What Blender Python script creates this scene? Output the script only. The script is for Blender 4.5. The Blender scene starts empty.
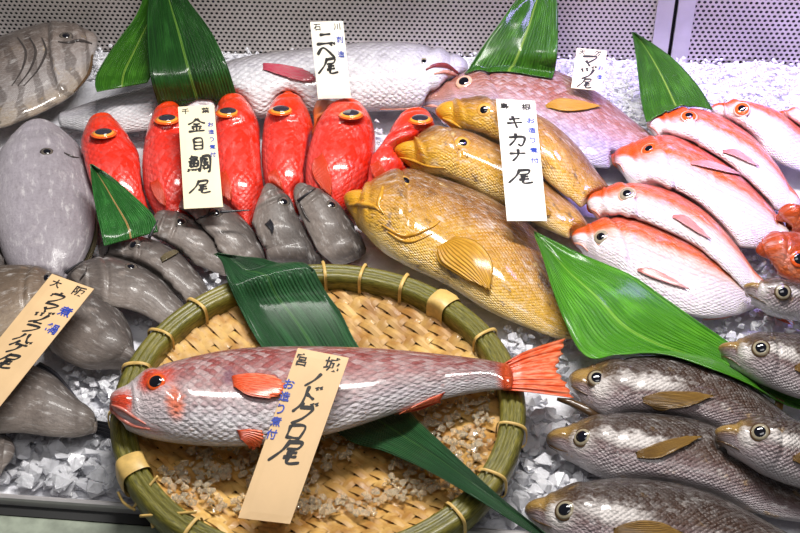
import bpy, bmesh, math, random
from mathutils import Vector, Matrix, noise
from mathutils.bvhtree import BVHTree
random.seed(7)
SC = bpy.context.scene
COL = SC.collection
# ------------------------------------------------------------------ camera
PITCH = math.radians(42.0); DIST = 1.306; HF = math.radians(30.0)
FPX = 400 / math.tan(HF / 2)
CAM = Vector((0, -DIST * math.cos(PITCH), DIST * math.sin(PITCH)))
FWD = Vector((0, math.cos(PITCH), -math.sin(PITCH))); UPV = Vector((0, math.sin(PITCH), math.cos(PITCH)))
cd = bpy.data.cameras.new('camera'); cd.angle = HF; cd.clip_start = 0.01; cd.clip_end = 30
cam = bpy.data.objects.new('camera', cd); COL.objects.link(cam)
cam.location = CAM; cam.rotation_euler = (math.pi / 2 - PITCH, 0, 0); SC.camera = cam

def ray(px, py):
    return Vector(((px - 400) / FPX, 0, 0)) + UPV * ((266.5 - py) / FPX) + FWD
def P(px, py, h=0.0):                      # point of the place seen at a pixel, at height h above the bed
    d = ray(px, py); return CAM + d * ((h - CAM.z) / d.z)

# ------------------------------------------------------------------ small maths
def lerp(a, b, t): return a + (b - a) * t
def interp(pts, t):                        # piecewise, smooth
    if t <= pts[0][0]: return pts[0][1]
    for (a, x), (b, y) in zip(pts, pts[1:]):
        if t <= b:
            k = (t - a) / (b - a); k = k * k * (3 - 2 * k) if len(pts) > 2 else k
            return lerp(x, y, k)
    return pts[-1][1]
def catmull(ps, t):
    n = len(ps) - 1; s = min(max(t, 0), 1) * n; i = min(int(s), n - 1); k = s - i
    p0 = ps[max(i - 1, 0)]; p1 = ps[i]; p2 = ps[i + 1]; p3 = ps[min(i + 2, n)]
    out = []
    for a, b, c, d in zip(p0, p1, p2, p3):
        out.append(0.5 * (2 * b + (c - a) * k + (2 * a - 5 * b + 4 * c - d) * k * k + (3 * b - a - 3 * c + d) * k ** 3))
    return out
def listval(v, t):
    if isinstance(v, (int, float)): return v
    n = len(v) - 1; s = t * n; i = min(int(s), n - 1)
    return lerp(v[i], v[i + 1], s - i)
def S(r, g, b):                            # sRGB 0-255 -> linear
    f = lambda c: c / 12.92 if c <= 0.04045 else ((c + 0.055) / 1.055) ** 2.4
    return (f(r / 255), f(g / 255), f(b / 255), 1)

# ------------------------------------------------------------------ materials
class N:
    def __init__(s, name):
        s.m = bpy.data.materials.new(name); s.m.use_nodes = True
        s.t = s.m.node_tree; s.b = s.t.nodes['Principled BSDF']
    def n(s, typ, **kw):
        x = s.t.nodes.new(typ)
        for k, v in kw.items():
            if k[0] == '_': x.inputs[k[1:]].default_value = v
            else: setattr(x, k, v)
        return x
    def l(s, a, b): s.t.links.new(a, b)
    def uv(s, name): return s.n('ShaderNodeUVMap', uv_map=name).outputs[0]
    def scale(s, vec, sc):
        m = s.n('ShaderNodeMapping'); s.l(vec, m.inputs[0]); m.inputs['Scale'].default_value = sc
        return m.outputs[0]
    def noise(s, vec, sc, detail=3, rough=.55):
        x = s.n('ShaderNodeTexNoise'); x.inputs['Scale'].default_value = sc; x.inputs['Detail'].default_value = detail
        x.inputs['Roughness'].default_value = rough
        if vec is not None: s.l(vec, x.inputs['Vector'])
        return x.outputs[0]
    def math(s, op, a, b=None, c=None, clamp=False):
        x = s.n('ShaderNodeMath', operation=op, use_clamp=clamp)
        for i, v in enumerate((a, b, c)):
            if v is None: continue
            if isinstance(v, (int, float)): x.inputs[i].default_value = v
            else: s.l(v, x.inputs[i])
        return x.outputs[0]
    def ramp(s, f, stops, ease=False):
        x = s.n('ShaderNodeValToRGB'); e = x.color_ramp.elements
        while len(e) < len(stops): e.new(.5)
        for k, (p, c) in zip(e, stops): k.position = p; k.color = c
        if ease: x.color_ramp.interpolation = 'EASE'
        s.l(f, x.inputs[0]); return x.outputs[0]
    def mix(s, f, a, b, mode='MIX'):
        x = s.n('ShaderNodeMix', data_type='RGBA', blend_type=mode, clamp_factor=True)
        for i, v in ((0, f), (6, a), (7, b)):
            if isinstance(v, (int, float, tuple)): x.inputs[i].default_value = v
            else: s.l(v, x.inputs[i])
        return x.outputs[2]
    def smooth(s, v, lo, hi):
        x = s.n('ShaderNodeMapRange', interpolation_type='SMOOTHSTEP'); s.l(v, x.inputs[0])
        x.inputs[1].default_value = lo; x.inputs[2].default_value = hi; return x.outputs[0]
    def bump(s, h, strength=.3, dist=.002, nrm=None):
        x = s.n('ShaderNodeBump'); x.inputs['Strength'].default_value = strength; x.inputs['Distance'].default_value = dist
        s.l(h, x.inputs['Height'])
        if nrm is not None: s.l(nrm, x.inputs['Normal'])
        s.l(x.outputs[0], s.b.inputs['Normal']); return x.outputs[0]
    def color(s, c):
        if isinstance(c, tuple): s.b.inputs['Base Color'].default_value = c
        else: s.l(c, s.b.inputs['Base Color'])
    def set(s, **kw):
        for k, v in kw.items(): s.b.inputs[k.replace('_', ' ')].default_value = v
        return s

def plain(name, c, rough=.4, var=0, scale=60, bump=0, **kw):
    a = N(name); a.set(Roughness=rough, **kw)
    tc = a.n('ShaderNodeTexCoord').outputs['Object']
    if var:
        nz = a.noise(tc, scale, 4)
        k = a.smooth(nz, .3, .7)
        a.color(a.mix(k, tuple(x * (1 - var) for x in c[:3]) + (1,), tuple(min(1, x * (1 + var)) for x in c[:3]) + (1,)))
        if bump: a.bump(nz, bump, .001)
    else: a.color(c)
    return a.m

def fish_mat(name, ramp, heads=(), spots=(), scale=.006, bump=.35, sheen=.25, rough=.28, wob=.16, coat=.6, mott=.4, stripes=None, patches=(), lines=None):
    """ramp: belly 0 .. back 1; heads: (colour, t_full, t_zero, vmin, vmax); spots: (colour, scale, lo, hi)"""
    a = N(name); a.set(Roughness=rough, Coat_Weight=coat, Coat_Roughness=.1, IOR=1.4)
    tv = a.n('ShaderNodeSeparateXYZ'); a.l(a.uv('tv'), tv.inputs[0]); t, v = tv.outputs[0], tv.outputs[1]
    ph = a.uv('phys')
    n1 = a.noise(ph, 45, 4); n2 = a.noise(a.scale(ph, (1, 2.2, 1)), 160, 3); n3 = a.noise(ph, 500, 2)
    vv = a.math('ADD', v, a.math('MULTIPLY', a.math('SUBTRACT', n1, .5), wob))
    vv = a.math('ADD', vv, a.math('MULTIPLY', a.math('SUBTRACT', n2, .5), wob))
    col = a.ramp(vv, ramp)
    if stripes:
        w = a.n('ShaderNodeTexWave', wave_type='BANDS', bands_direction='X')
        a.l(ph, w.inputs[0]); w.inputs['Scale'].default_value = stripes[1]; w.inputs['Distortion'].default_value = 9; w.inputs['Detail'].default_value = 3
        col = a.mix(a.math('MULTIPLY', a.smooth(w.outputs[1], .55, .8), stripes[2]), col, stripes[0])
    if lines:
        k = a.smooth(a.math('SINE', a.math('MULTIPLY', a.math('ADD', v, a.math('MULTIPLY', n1, .03)), lines[1] * 6.283)), .3, 1)
        k = a.math('MULTIPLY', a.math('MULTIPLY', k, a.smooth(t, .22, .34)), a.smooth(v, .3, .6))
        col = a.mix(a.math('MULTIPLY', a.math('MULTIPLY', k, a.math('ADD', n2, .3)), lines[2]), col, lines[0])
    for (c, sc, lo, hi) in spots:
        col = a.mix(a.smooth(a.noise(ph, sc, 5, .65), lo, hi), col, c)
    # scales
    vo = a.n('ShaderNodeTexVoronoi', voronoi_dimensions='2D'); mp = a.n('ShaderNodeMapping'); mp.inputs['Rotation'].default_value = (0, 0, math.pi / 4); a.l(a.scale(ph, (1, 1.25, 1)), mp.inputs[0]); a.l(mp.outputs[0], vo.inputs['Vector'])
    vo.inputs['Scale'].default_value = 1 / scale; vo.inputs['Randomness'].default_value = .22
    sm = a.smooth(t, .2, .32)
    cs = a.n('ShaderNodeSeparateColor'); a.l(vo.outputs['Color'], cs.inputs[0])
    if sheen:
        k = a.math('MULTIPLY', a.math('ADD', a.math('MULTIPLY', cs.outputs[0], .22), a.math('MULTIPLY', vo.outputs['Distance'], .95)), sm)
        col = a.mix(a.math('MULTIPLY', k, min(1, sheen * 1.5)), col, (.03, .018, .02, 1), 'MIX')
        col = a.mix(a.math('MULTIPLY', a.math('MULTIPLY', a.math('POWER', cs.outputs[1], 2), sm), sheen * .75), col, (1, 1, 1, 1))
    n4 = a.noise(a.scale(ph, (.8, 2.4, 1)), 85, 5, .7)
    col = a.mix(a.math('MULTIPLY', a.smooth(n4, .52, .72), mott), col, a.mix(.5, col, (.05, .03, .03, 1)))
    col = a.mix(a.math('MULTIPLY', a.smooth(n4, .48, .3), mott * .8), col, (1, .97, .95, 1))
    for (c, t0, t1, v0, v1) in heads:
        k = a.math('SUBTRACT', 1, a.smooth(a.math('ADD', t, a.math('MULTIPLY', a.math('SUBTRACT', n1, .5), .09)), t0, t1))
        k = a.math('MULTIPLY', k, a.smooth(vv, v0, v1)) if v1 > v0 else a.math('MULTIPLY', k, a.math('SUBTRACT', 1, a.smooth(vv, v1, v0)))
        col = a.mix(k, col, c)
    for (c, t0, v0, rt, rv) in patches:
        dx = a.math('DIVIDE', a.math('SUBTRACT', t, t0), rt); dy = a.math('DIVIDE', a.math('SUBTRACT', vv, v0), rv)
        dd = a.math('ADD', a.math('SQRT', a.math('ADD', a.math('MULTIPLY', dx, dx), a.math('MULTIPLY', dy, dy))), a.math('MULTIPLY', a.math('SUBTRACT', n2, .5), .8))
        col = a.mix(a.math('SUBTRACT', 1, a.smooth(dd, .35, 1.25)), col, c)
    col = a.mix(a.math('MULTIPLY', a.smooth(n3, .45, .75), .18), col, (.03, .02, .02, 1))
    a.color(col)
    h = a.math('MULTIPLY', a.math('SUBTRACT', 1, vo.outputs['Distance']), sm if sheen else 0.0)
    h = a.math('ADD', h, a.math('MULTIPLY', n2, 1.1)); h = a.math('ADD', h, a.math('MULTIPLY', n3, .5)); h = a.math('ADD', h, a.math('MULTIPLY', n4, 1.2))
    a.bump(h, min(1, bump * 1.5), .0022)
    return a.m

def fin_mat(name, c, c2, rays=14, alpha=1, rough=.35):
    a = N(name); a.set(Roughness=rough, Coat_Weight=.4, Coat_Roughness=.15)
    sv = a.n('ShaderNodeSeparateXYZ'); a.l(a.uv('tv'), sv.inputs[0])
    w = a.math('SINE', a.math('MULTIPLY', sv.outputs[1], rays * 6.283))
    k = a.smooth(w, -.2, .9)
    nz = a.noise(a.scale(a.uv('tv'), (1.5, 5, 1)), 4, 4)
    col = a.mix(a.math('MULTIPLY', a.smooth(nz, .35, .7), a.math('ADD', sv.outputs[0], .25)), c, c2)
    col = a.mix(a.math('MULTIPLY', k, .3), col, tuple(x * .55 for x in c[:3]) + (1,))
    a.color(col); a.bump(w, .5, .0012); return a.m

def leaf_mat(name, c1, c2, rib, veins=26, rough=.36, coat=.3):
    a = N(name); a.set(Roughness=rough, Coat_Weight=coat, Coat_Roughness=.15)
    tv = a.n('ShaderNodeSeparateXYZ'); a.l(a.uv('tv'), tv.inputs[0]); s, r = tv.outputs[0], tv.outputs[1]
    nz = a.noise(a.scale(a.uv('tv'), (1.2, 40, 1)), 3.0, 4); nb = a.noise(a.uv('tv'), 5, 4)
    col = a.mix(a.smooth(nz, .35, .65), c1, c2)
    col = a.mix(a.math('MULTIPLY', a.smooth(nb, .45, .75), .5), col, tuple(min(1, x * 1.9 + .01) for x in c2[:3]) + (1,))
    d = a.math('ABSOLUTE', a.math('SUBTRACT', r, .5))
    col = a.mix(a.math('SUBTRACT', 1, a.smooth(d, .008, .022)), col, rib)
    a.color(col)
    w = a.math('SINE', a.math('MULTIPLY', r, veins * 6.283))
    h = a.math('ADD', a.math('MULTIPLY', w, .4), a.math('MULTIPLY', nz, 1.2)); h = a.math('ADD', h, nb)
    a.bump(h, .8, .002); return a.m

WHITE = (1, 1, 1, 1)
M = {}
M['red'] = fish_mat('red fish skin', [(0, S(248, 110, 104)), (.3, S(236, 58, 46)), (.6, S(232, 44, 22)), (1, S(220, 32, 0))],
    heads=[(S(234, 68, 0), .12, .4, -.2, -.1)], spots=[(S(246, 120, 90), 70, .66, .85)], scale=.004, sheen=.06, bump=.25, mott=.14)
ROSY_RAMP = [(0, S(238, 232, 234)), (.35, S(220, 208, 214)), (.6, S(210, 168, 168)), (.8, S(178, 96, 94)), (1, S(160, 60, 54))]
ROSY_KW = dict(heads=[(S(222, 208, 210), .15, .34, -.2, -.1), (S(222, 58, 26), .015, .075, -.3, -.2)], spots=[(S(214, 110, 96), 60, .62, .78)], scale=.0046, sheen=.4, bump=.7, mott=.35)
M['rosy'] = M['red']
M['gold'] = fish_mat('golden brown grouper skin', [(0, S(244, 212, 132)), (.3, S(232, 178, 56)), (.6, S(204, 146, 44)), (.82, S(160, 106, 42)), (1, S(112, 70, 30))],
    heads=[(S(226, 164, 36), .06, .26, -.3, -.2)], spots=[(S(104, 66, 28), 42, .56, .7), (S(248, 220, 150), 34, .58, .74), (S(98, 60, 26), 120, .6, .74)], scale=.0026, sheen=.14, bump=.36, wob=.34, mott=.5)
M['snapper'] = fish_mat('pale snapper skin with orange back', [(0, S(250, 240, 244)), (.58, S(250, 240, 244)), (.74, S(246, 208, 190)), (.81, S(228, 104, 24)), (1, S(204, 62, 4))],
    heads=[(S(232, 112, 36), .01, .07, -.3, -.2), (S(222, 82, 10), .14, .3, .58, .74)], spots=[(S(226, 190, 214), 60, .55, .75)], scale=.0034, sheen=.16, bump=.4, wob=.09, mott=.3, lines=(S(216, 132, 120), 15, .38))
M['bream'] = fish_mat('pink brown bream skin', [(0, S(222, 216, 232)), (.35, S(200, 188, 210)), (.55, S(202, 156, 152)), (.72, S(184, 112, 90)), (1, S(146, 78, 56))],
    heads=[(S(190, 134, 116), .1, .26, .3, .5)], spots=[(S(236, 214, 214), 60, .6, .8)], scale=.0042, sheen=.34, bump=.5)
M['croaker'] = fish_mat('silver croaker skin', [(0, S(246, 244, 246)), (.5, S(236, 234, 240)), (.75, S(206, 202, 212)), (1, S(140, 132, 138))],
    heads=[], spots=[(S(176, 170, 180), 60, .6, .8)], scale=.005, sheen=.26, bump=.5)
M['grunt'] = fish_mat('olive brown grunt skin', [(0, S(206, 200, 202)), (.28, S(176, 160, 164)), (.46, S(132, 108, 108)), (.64, S(84, 60, 48)), (1, S(40, 26, 16))],
    heads=[(S(170, 134, 70), .1, .27, .45, .7), (S(142, 112, 64), -.02, .1, -.3, -.2), (S(84, 60, 34), .14, .3, .8, .95)], spots=[(S(222, 212, 206), 60, .6, .8), (S(190, 150, 90), 45, .6, .75)], scale=.0026, sheen=.12, bump=.5, mott=.28, patches=[(S(222, 214, 210), .2, .5, .06, .22), (S(226, 218, 214), .36, .62, .12, .12)])
def ff(name, lo, mid, hi, sp): return fish_mat(name, [(0, lo), (.45, mid), (1, hi)], spots=[(sp, 45, .55, .78), (tuple(x * .5 for x in mid[:3]) + (1,), 38, .6, .8)], scale=.0018, sheen=0, bump=.12, rough=.46, wob=.45, coat=.12, mott=.42)
M['file'] = ff('grey filefish skin', S(164, 152, 144), S(118, 108, 102), S(66, 60, 58), S(150, 138, 130))
M['file_pale'] = ff('pale lilac grey filefish skin', S(186, 178, 184), S(172, 164, 172), S(140, 132, 138), S(196, 188, 192))
M['file_brown'] = ff('brown grey filefish skin', S(166, 146, 122), S(126, 108, 92), S(80, 68, 58), S(150, 122, 96))
M['dory'] = fish_mat('striped brown grey skin', [(0, S(176, 156, 130)), (.4, S(168, 160, 158)), (.8, S(130, 116, 108)), (1, S(84, 72, 64))], spots=[(S(190, 160, 110), 40, .6, .75)], stripes=(S(66, 52, 44), 14, .55), scale=.002, sheen=.1, bump=.3, wob=.3)
M['orange'] = fish_mat('orange red skin', [(0, S(224, 120, 60)), (.5, S(206, 84, 30)), (1, S(176, 54, 12))], spots=[(S(160, 50, 24), 50, .55, .7)], scale=.006, sheen=.15)
M['f_red'] = fin_mat('red fin', S(232, 62, 26), S(236, 90, 50)); M['f_orange'] = fin_mat('orange fin', S(240, 78, 22), S(248, 150, 110), 9)
M['f_gold'] = fin_mat('golden fin', S(196, 140, 40), S(232, 176, 60), 11); M['f_brown'] = fin_mat('brown fin', S(120, 88, 44), S(170, 130, 56), 12)
M['f_grey'] = fin_mat('grey fin', S(96, 88, 80), S(70, 64, 60), 14); M['f_dark'] = fin_mat('dark fin', S(38, 36, 40), S(60, 60, 70), 12)
M['f_pink'] = fin_mat('pink fin', S(226, 130, 120), S(244, 206, 206), 12); M['f_deep'] = fin_mat('deep pink fin', S(206, 60, 90), S(190, 140, 140), 9)
M['f_olive'] = fin_mat('olive fin', S(104, 92, 64), S(130, 118, 96), 16)
M['pupil'] = plain('black pupil', S(14, 13, 22), .06, Coat_Weight=1, Coat_Roughness=.02)
M['pupil_grey'] = plain('dusky pupil', S(52, 46, 58), .1, Coat_Weight=1, Coat_Roughness=.03)
for k, c in dict(i_gold=(224, 170, 84), i_silver=(160, 148, 124), i_orange=(232, 92, 30), i_dark=(96, 88, 80), i_cream=(244, 160, 60), i_pink=(226, 180, 150)).items():
    M[k] = plain('iris ' + k[2:], S(*c), .15, .15, 300, Coat_Weight=.8, Coat_Roughness=.05)
for k, c in dict(m_rosy=(206, 120, 104), m_gold=(206, 150, 50), m_brown=(84, 62, 40), m_pink=(226, 160, 140), m_red=(140, 60, 64), m_grey=(66, 60, 58)).items():
    M[k] = plain('lip ' + k[2:], S(*c), .25, .2, 200, Coat_Weight=.4)
M['leaf_dark'] = leaf_mat('dark green leaf', S(12, 46, 12), S(30, 80, 22), S(96, 136, 50))
M['leaf_mid'] = leaf_mat('green leaf', S(26, 78, 8), S(62, 118, 20), S(130, 166, 60))
M['leaf_bright'] = leaf_mat('bright green leaf', S(46, 124, 10), S(92, 166, 30), S(130, 190, 60))
M['leaf_blue'] = leaf_mat('deep blue green leaf', S(14, 56, 26), S(32, 88, 42), S(60, 110, 50), rough=.55, coat=.12)
M['leaf_tan'] = leaf_mat('green leaf with tan rib', S(26, 84, 30), S(54, 124, 50), S(206, 160, 100))
M['bamboo'] = None
a = N('split bamboo'); a.set(Roughness=.4, Coat_Weight=.25, Coat_Roughness=.2)
tc = a.n('ShaderNodeTexCoord').outputs['Object']
sv = a.n('ShaderNodeSeparateXYZ'); a.l(a.uv('tv'), sv.inputs[0])
nz = a.noise(a.scale(a.uv('tv'), (8, 60, 1)), 2.0, 4); nb = a.noise(tc, 22, 4)
col = a.mix(a.smooth(nz, .3, .7), S(66, 66, 16), S(132, 124, 46)); col = a.mix(a.math('MULTIPLY', a.smooth(nb, .5, .75), .6), col, S(150, 136, 60)); a.color(col)
a.bump(nz, .4, .001); M['bamboo'] = a.m
M['cane'] = plain('pale cane binding', S(214, 178, 104), .4, .15, 120)
a = N('straw coloured bamboo strip'); a.set(Roughness=.5, Coat_Weight=.06)
tc = a.n('ShaderNodeTexCoord').outputs['Object']; n1 = a.noise(tc, 60, 4); n2 = a.noise(tc, 9, 4)
col = a.mix(a.smooth(n1, .3, .7), S(176, 124, 54), S(228, 186, 108)); col = a.mix(a.math('MULTIPLY', a.smooth(n2, .5, .68), .55), col, S(128, 80, 28)); a.color(col); a.bump(n1, .3, .001); M['weave'] = a.m
M['weave_shade'] = plain('brown weave gap shade', S(84, 54, 22), .6, .2, 60)  # brown stands in for the shade between the strips
M['card'] = plain('cream card', S(250, 244, 228), .55, .03, 30)
M['card_cream'] = plain('yellowed card', S(240, 226, 190), .55, .04, 30)
M['card_wood'] = plain('tan wooden slip', S(226, 190, 142), .55, .06, 30)
M['ink'] = plain('black ink', S(26, 24, 24), .6); M['blue_ink'] = plain('blue ink', S(30, 66, 176), .5)
# ice
a = N('crushed ice'); a.set(Roughness=.2, IOR=1.31, Transmission_Weight=.12, Coat_Weight=.4, Coat_Roughness=.05)
tc = a.n('ShaderNodeTexCoord').outputs['Object']; nz = a.noise(tc, 45, 4); nf = a.noise(tc, 300, 3)
a.color(a.mix(a.smooth(nz, .3, .7), S(222, 222, 232), S(250, 250, 255))); a.bump(a.math('ADD', nz, nf), .4, .003); M['ice'] = a.m
a = N('ice lumps'); a.set(Roughness=.12, IOR=1.31, Transmission_Weight=.4, Coat_Weight=.3, Coat_Roughness=.05)
tc = a.n('ShaderNodeTexCoord').outputs['Object']; a.color(S(250, 250, 255)); a.bump(a.noise(tc, 160, 3), .6, .003); M['ice_lump'] = a.m
a = N('melting ice'); a.set(Roughness=.06, IOR=1.31, Transmission_Weight=.75)
a.color(S(252, 240, 214)); M['melt'] = a.m
# metal
a = N('perforated steel'); a.set(Metallic=.35, Roughness=.4); tc = a.n('ShaderNodeTexCoord').outputs['Object']
a.color(a.mix(a.smooth(a.noise(tc, 9, 3), .3, .7), S(182, 174, 170), S(206, 198, 194))); M['steel'] = a.m
M['steel_plain'] = plain('brushed steel', S(190, 186, 186), .4, .08, 30, Metallic=.4)
M['hole_shade'] = plain('panel hole shade', S(26, 24, 26), .7)  # near-black colour stands in for shade behind the panel holes
M['ledge'] = plain('grey green stone ledge', S(150, 158, 142), .45, .3, 40, .2)
M['rail_gap_shade'] = plain('rail gap shade', S(34, 34, 34), .5)  # shade of the gap between rail and ledge, put into a dark colour

# ------------------------------------------------------------------ objects
def tag(o, label=None, cat=None, group=None, kind=None):
    for k, v in (('label', label), ('category', cat), ('group', group), ('kind', kind)):
        if v: o[k] = v
    return o
def empty(name, loc, label, cat, group=None):
    o = bpy.data.objects.new(name, None); COL.objects.link(o); o.location = loc; o.empty_display_size = .02
    return tag(o, label, cat, group)
def mesh(name, verts, faces, mat, root=None, off=None, uvs=None, smooth=True, label=None):
    """uvs: dict name -> per-vertex (u,v)"""
    L = off if off is not None else (root_loc(root) if root else Vector((0, 0, 0)))
    me = bpy.data.meshes.new(name); me.from_pydata([tuple(Vector(v) - L) for v in verts], [], faces)
    if uvs:
        for nm, arr in uvs.items():
            lay = me.uv_layers.new(name=nm)
            for lp in me.loops: lay.data[lp.index].uv = arr[lp.vertex_index]
    if smooth:
        for p in me.polygons: p.use_smooth = True
    me.materials.append(mat); me.update()
    o = bpy.data.objects.new(name, me); COL.objects.link(o)
    if root: o.parent = root
    elif off is not None: o.location = off
    if label: o['label'] = label
    return o
def root_loc(o):
    v = Vector((0, 0, 0))
    while o: v = v + o.location; o = o.parent
    return v
def tube(pts, radii, seg=8, flat=1.0):
    vs, fs = [], []; n = len(pts); up = Vector((.13, .21, .97))
    for i, p in enumerate(pts):
        d = (pts[min(i + 1, n - 1)] - pts[max(i - 1, 0)]).normalized()
        a = d.cross(up); a = a.normalized() if a.length > 1e-4 else Vector((1, 0, 0)); b = a.cross(d)
        r = radii if isinstance(radii, (int, float)) else interp(radii, i / (n - 1))
        for k in range(seg):
            w = 2 * math.pi * k / seg; vs.append(p + a * (r * math.cos(w)) + b * (r * flat * math.sin(w)))
    for i in range(n - 1):
        for k in range(seg):
            k2 = (k + 1) % seg; fs.append((i * seg + k, i * seg + k2, (i + 1) * seg + k2, (i + 1) * seg + k))
    fs.append(tuple(range(seg - 1, -1, -1))); fs.append(tuple((n - 1) * seg + k for k in range(seg)))
    return vs, fs
def box(c, sx, sy, sz, rz=0, tilt=None):
    R = Matrix.Rotation(rz, 3, 'Z'); vs = []
    for z in (-1, 1):
        for x, y in ((-1, -1), (1, -1), (1, 1), (-1, 1)):
            vs.append(Vector(c) + R @ Vector((x * sx / 2, y * sy / 2, z * sz / 2)))
    return vs, [(3, 2, 1, 0), (4, 5, 6, 7), (0, 1, 5, 4), (1, 2, 6, 5), (2, 3, 7, 6), (3, 0, 4, 7)]
def join(parts):
    vs, fs = [], []
    for v, f in parts:
        b = len(vs); vs += list(v); fs += [tuple(b + i for i in q) for q in f]
    return vs, fs
def merge_uv(parts): return join(parts)

SOLIDS = []          # (name, bvh, lo, hi): what already lies on the bed
def add_solid(name, vs, fs):
    b = BVHTree.FromPolygons([tuple(v) for v in vs], fs)
    lo = Vector([min(v[i] for v in vs) for i in range(3)]); hi = Vector([max(v[i] for v in vs) for i in range(3)])
    SOLIDS.append((name, b, lo, hi)); return b
def push_out(vs, gap=.0022, skip=()):
    lo = Vector([min(v[i] for v in vs) for i in range(3)]); hi = Vector([max(v[i] for v in vs) for i in range(3)])
    near = [s for s in SOLIDS if s[0] not in skip and all(s[2][i] < hi[i] and s[3][i] > lo[i] for i in range(3))]
    Z = Vector((0, 0, 1))
    for _ in range(6):
        moved = 0
        for k, v in enumerate(vs):
            for nm, b, l, h in near:
                if not all(l[i] - gap < v[i] < h[i] + gap for i in range(3)): continue
                p, n, i, d = b.find_nearest(v)
                if p is None or d > .06: continue
                q, qn, qi, qd = b.ray_cast(v, Z)
                if q is not None and qn.z > 0:
                    e = p - v; e = e.normalized() if e.length > 1e-6 else n
                    v = p + e * gap; moved += 1
                elif d < gap * .8:
                    e = v - p; e = e.normalized() if e.length > 1e-6 else n
                    v = p + e * gap; moved += 1
            if v.z < .0008: v = Vector((v.x, v.y, .0008))
            vs[k] = v
        if not moved: break
    return vs

def squeeze(vs, cs, gap=.003):
    """shrink each section towards its own axis where something already lies there"""
    na = len(vs) // len(cs); cs = push_out([Vector(c) for c in cs], gap=.004)
    for _ in range(4): cs = [cs[0]] + [(cs[i - 1] + cs[i] * 2 + cs[i + 1]) / 4 for i in range(1, len(cs) - 1)] + [cs[-1]]
    cs = push_out(cs, gap=.003)
    lo = Vector([min(v[i] for v in vs) for i in range(3)]); hi = Vector([max(v[i] for v in vs) for i in range(3)])
    near = [s for s in SOLIDS if all(s[2][i] < hi[i] + .01 and s[3][i] > lo[i] - .01 for i in range(3))]
    mm = [1.0] * len(vs)
    for k, v in enumerate(vs):
        c = cs[k // na]; d = v - c; L = d.length
        if L < 1e-6: continue
        d /= L; m = L
        for nm, b, l, h in near:
            q, n, i, dist = b.ray_cast(c, d)
            if q is not None and dist - gap < m:
                m = max(dist - gap / max(.35, abs(d.dot(n))), dist * .3)
        mm[k] = m / L
    n = len(cs)
    for _ in range(3):
        o = list(mm)
        for i in range(1, n - 1):
            for j in range(na):
                a, b, q = o[(i - 1) * na + j], o[(i + 1) * na + j], o[i * na + j]
                l, e = o[i * na + (j - 1) % na], o[i * na + (j + 1) % na]
                mm[i * na + j] = min(q, (a + b + 2 * q + l + e) / 6)
    for k, v in enumerate(vs):
        c = cs[k // na]; v = c + (v - c) * mm[k]
        if v.z < .0008: v = Vector((v.x, v.y, .0008))
        vs[k] = v
    return vs
TH = [(0, .32), (.1, .66), (.3, 1), (.55, .88), (.85, .42), (1, .2)]
class Fish: pass
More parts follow.
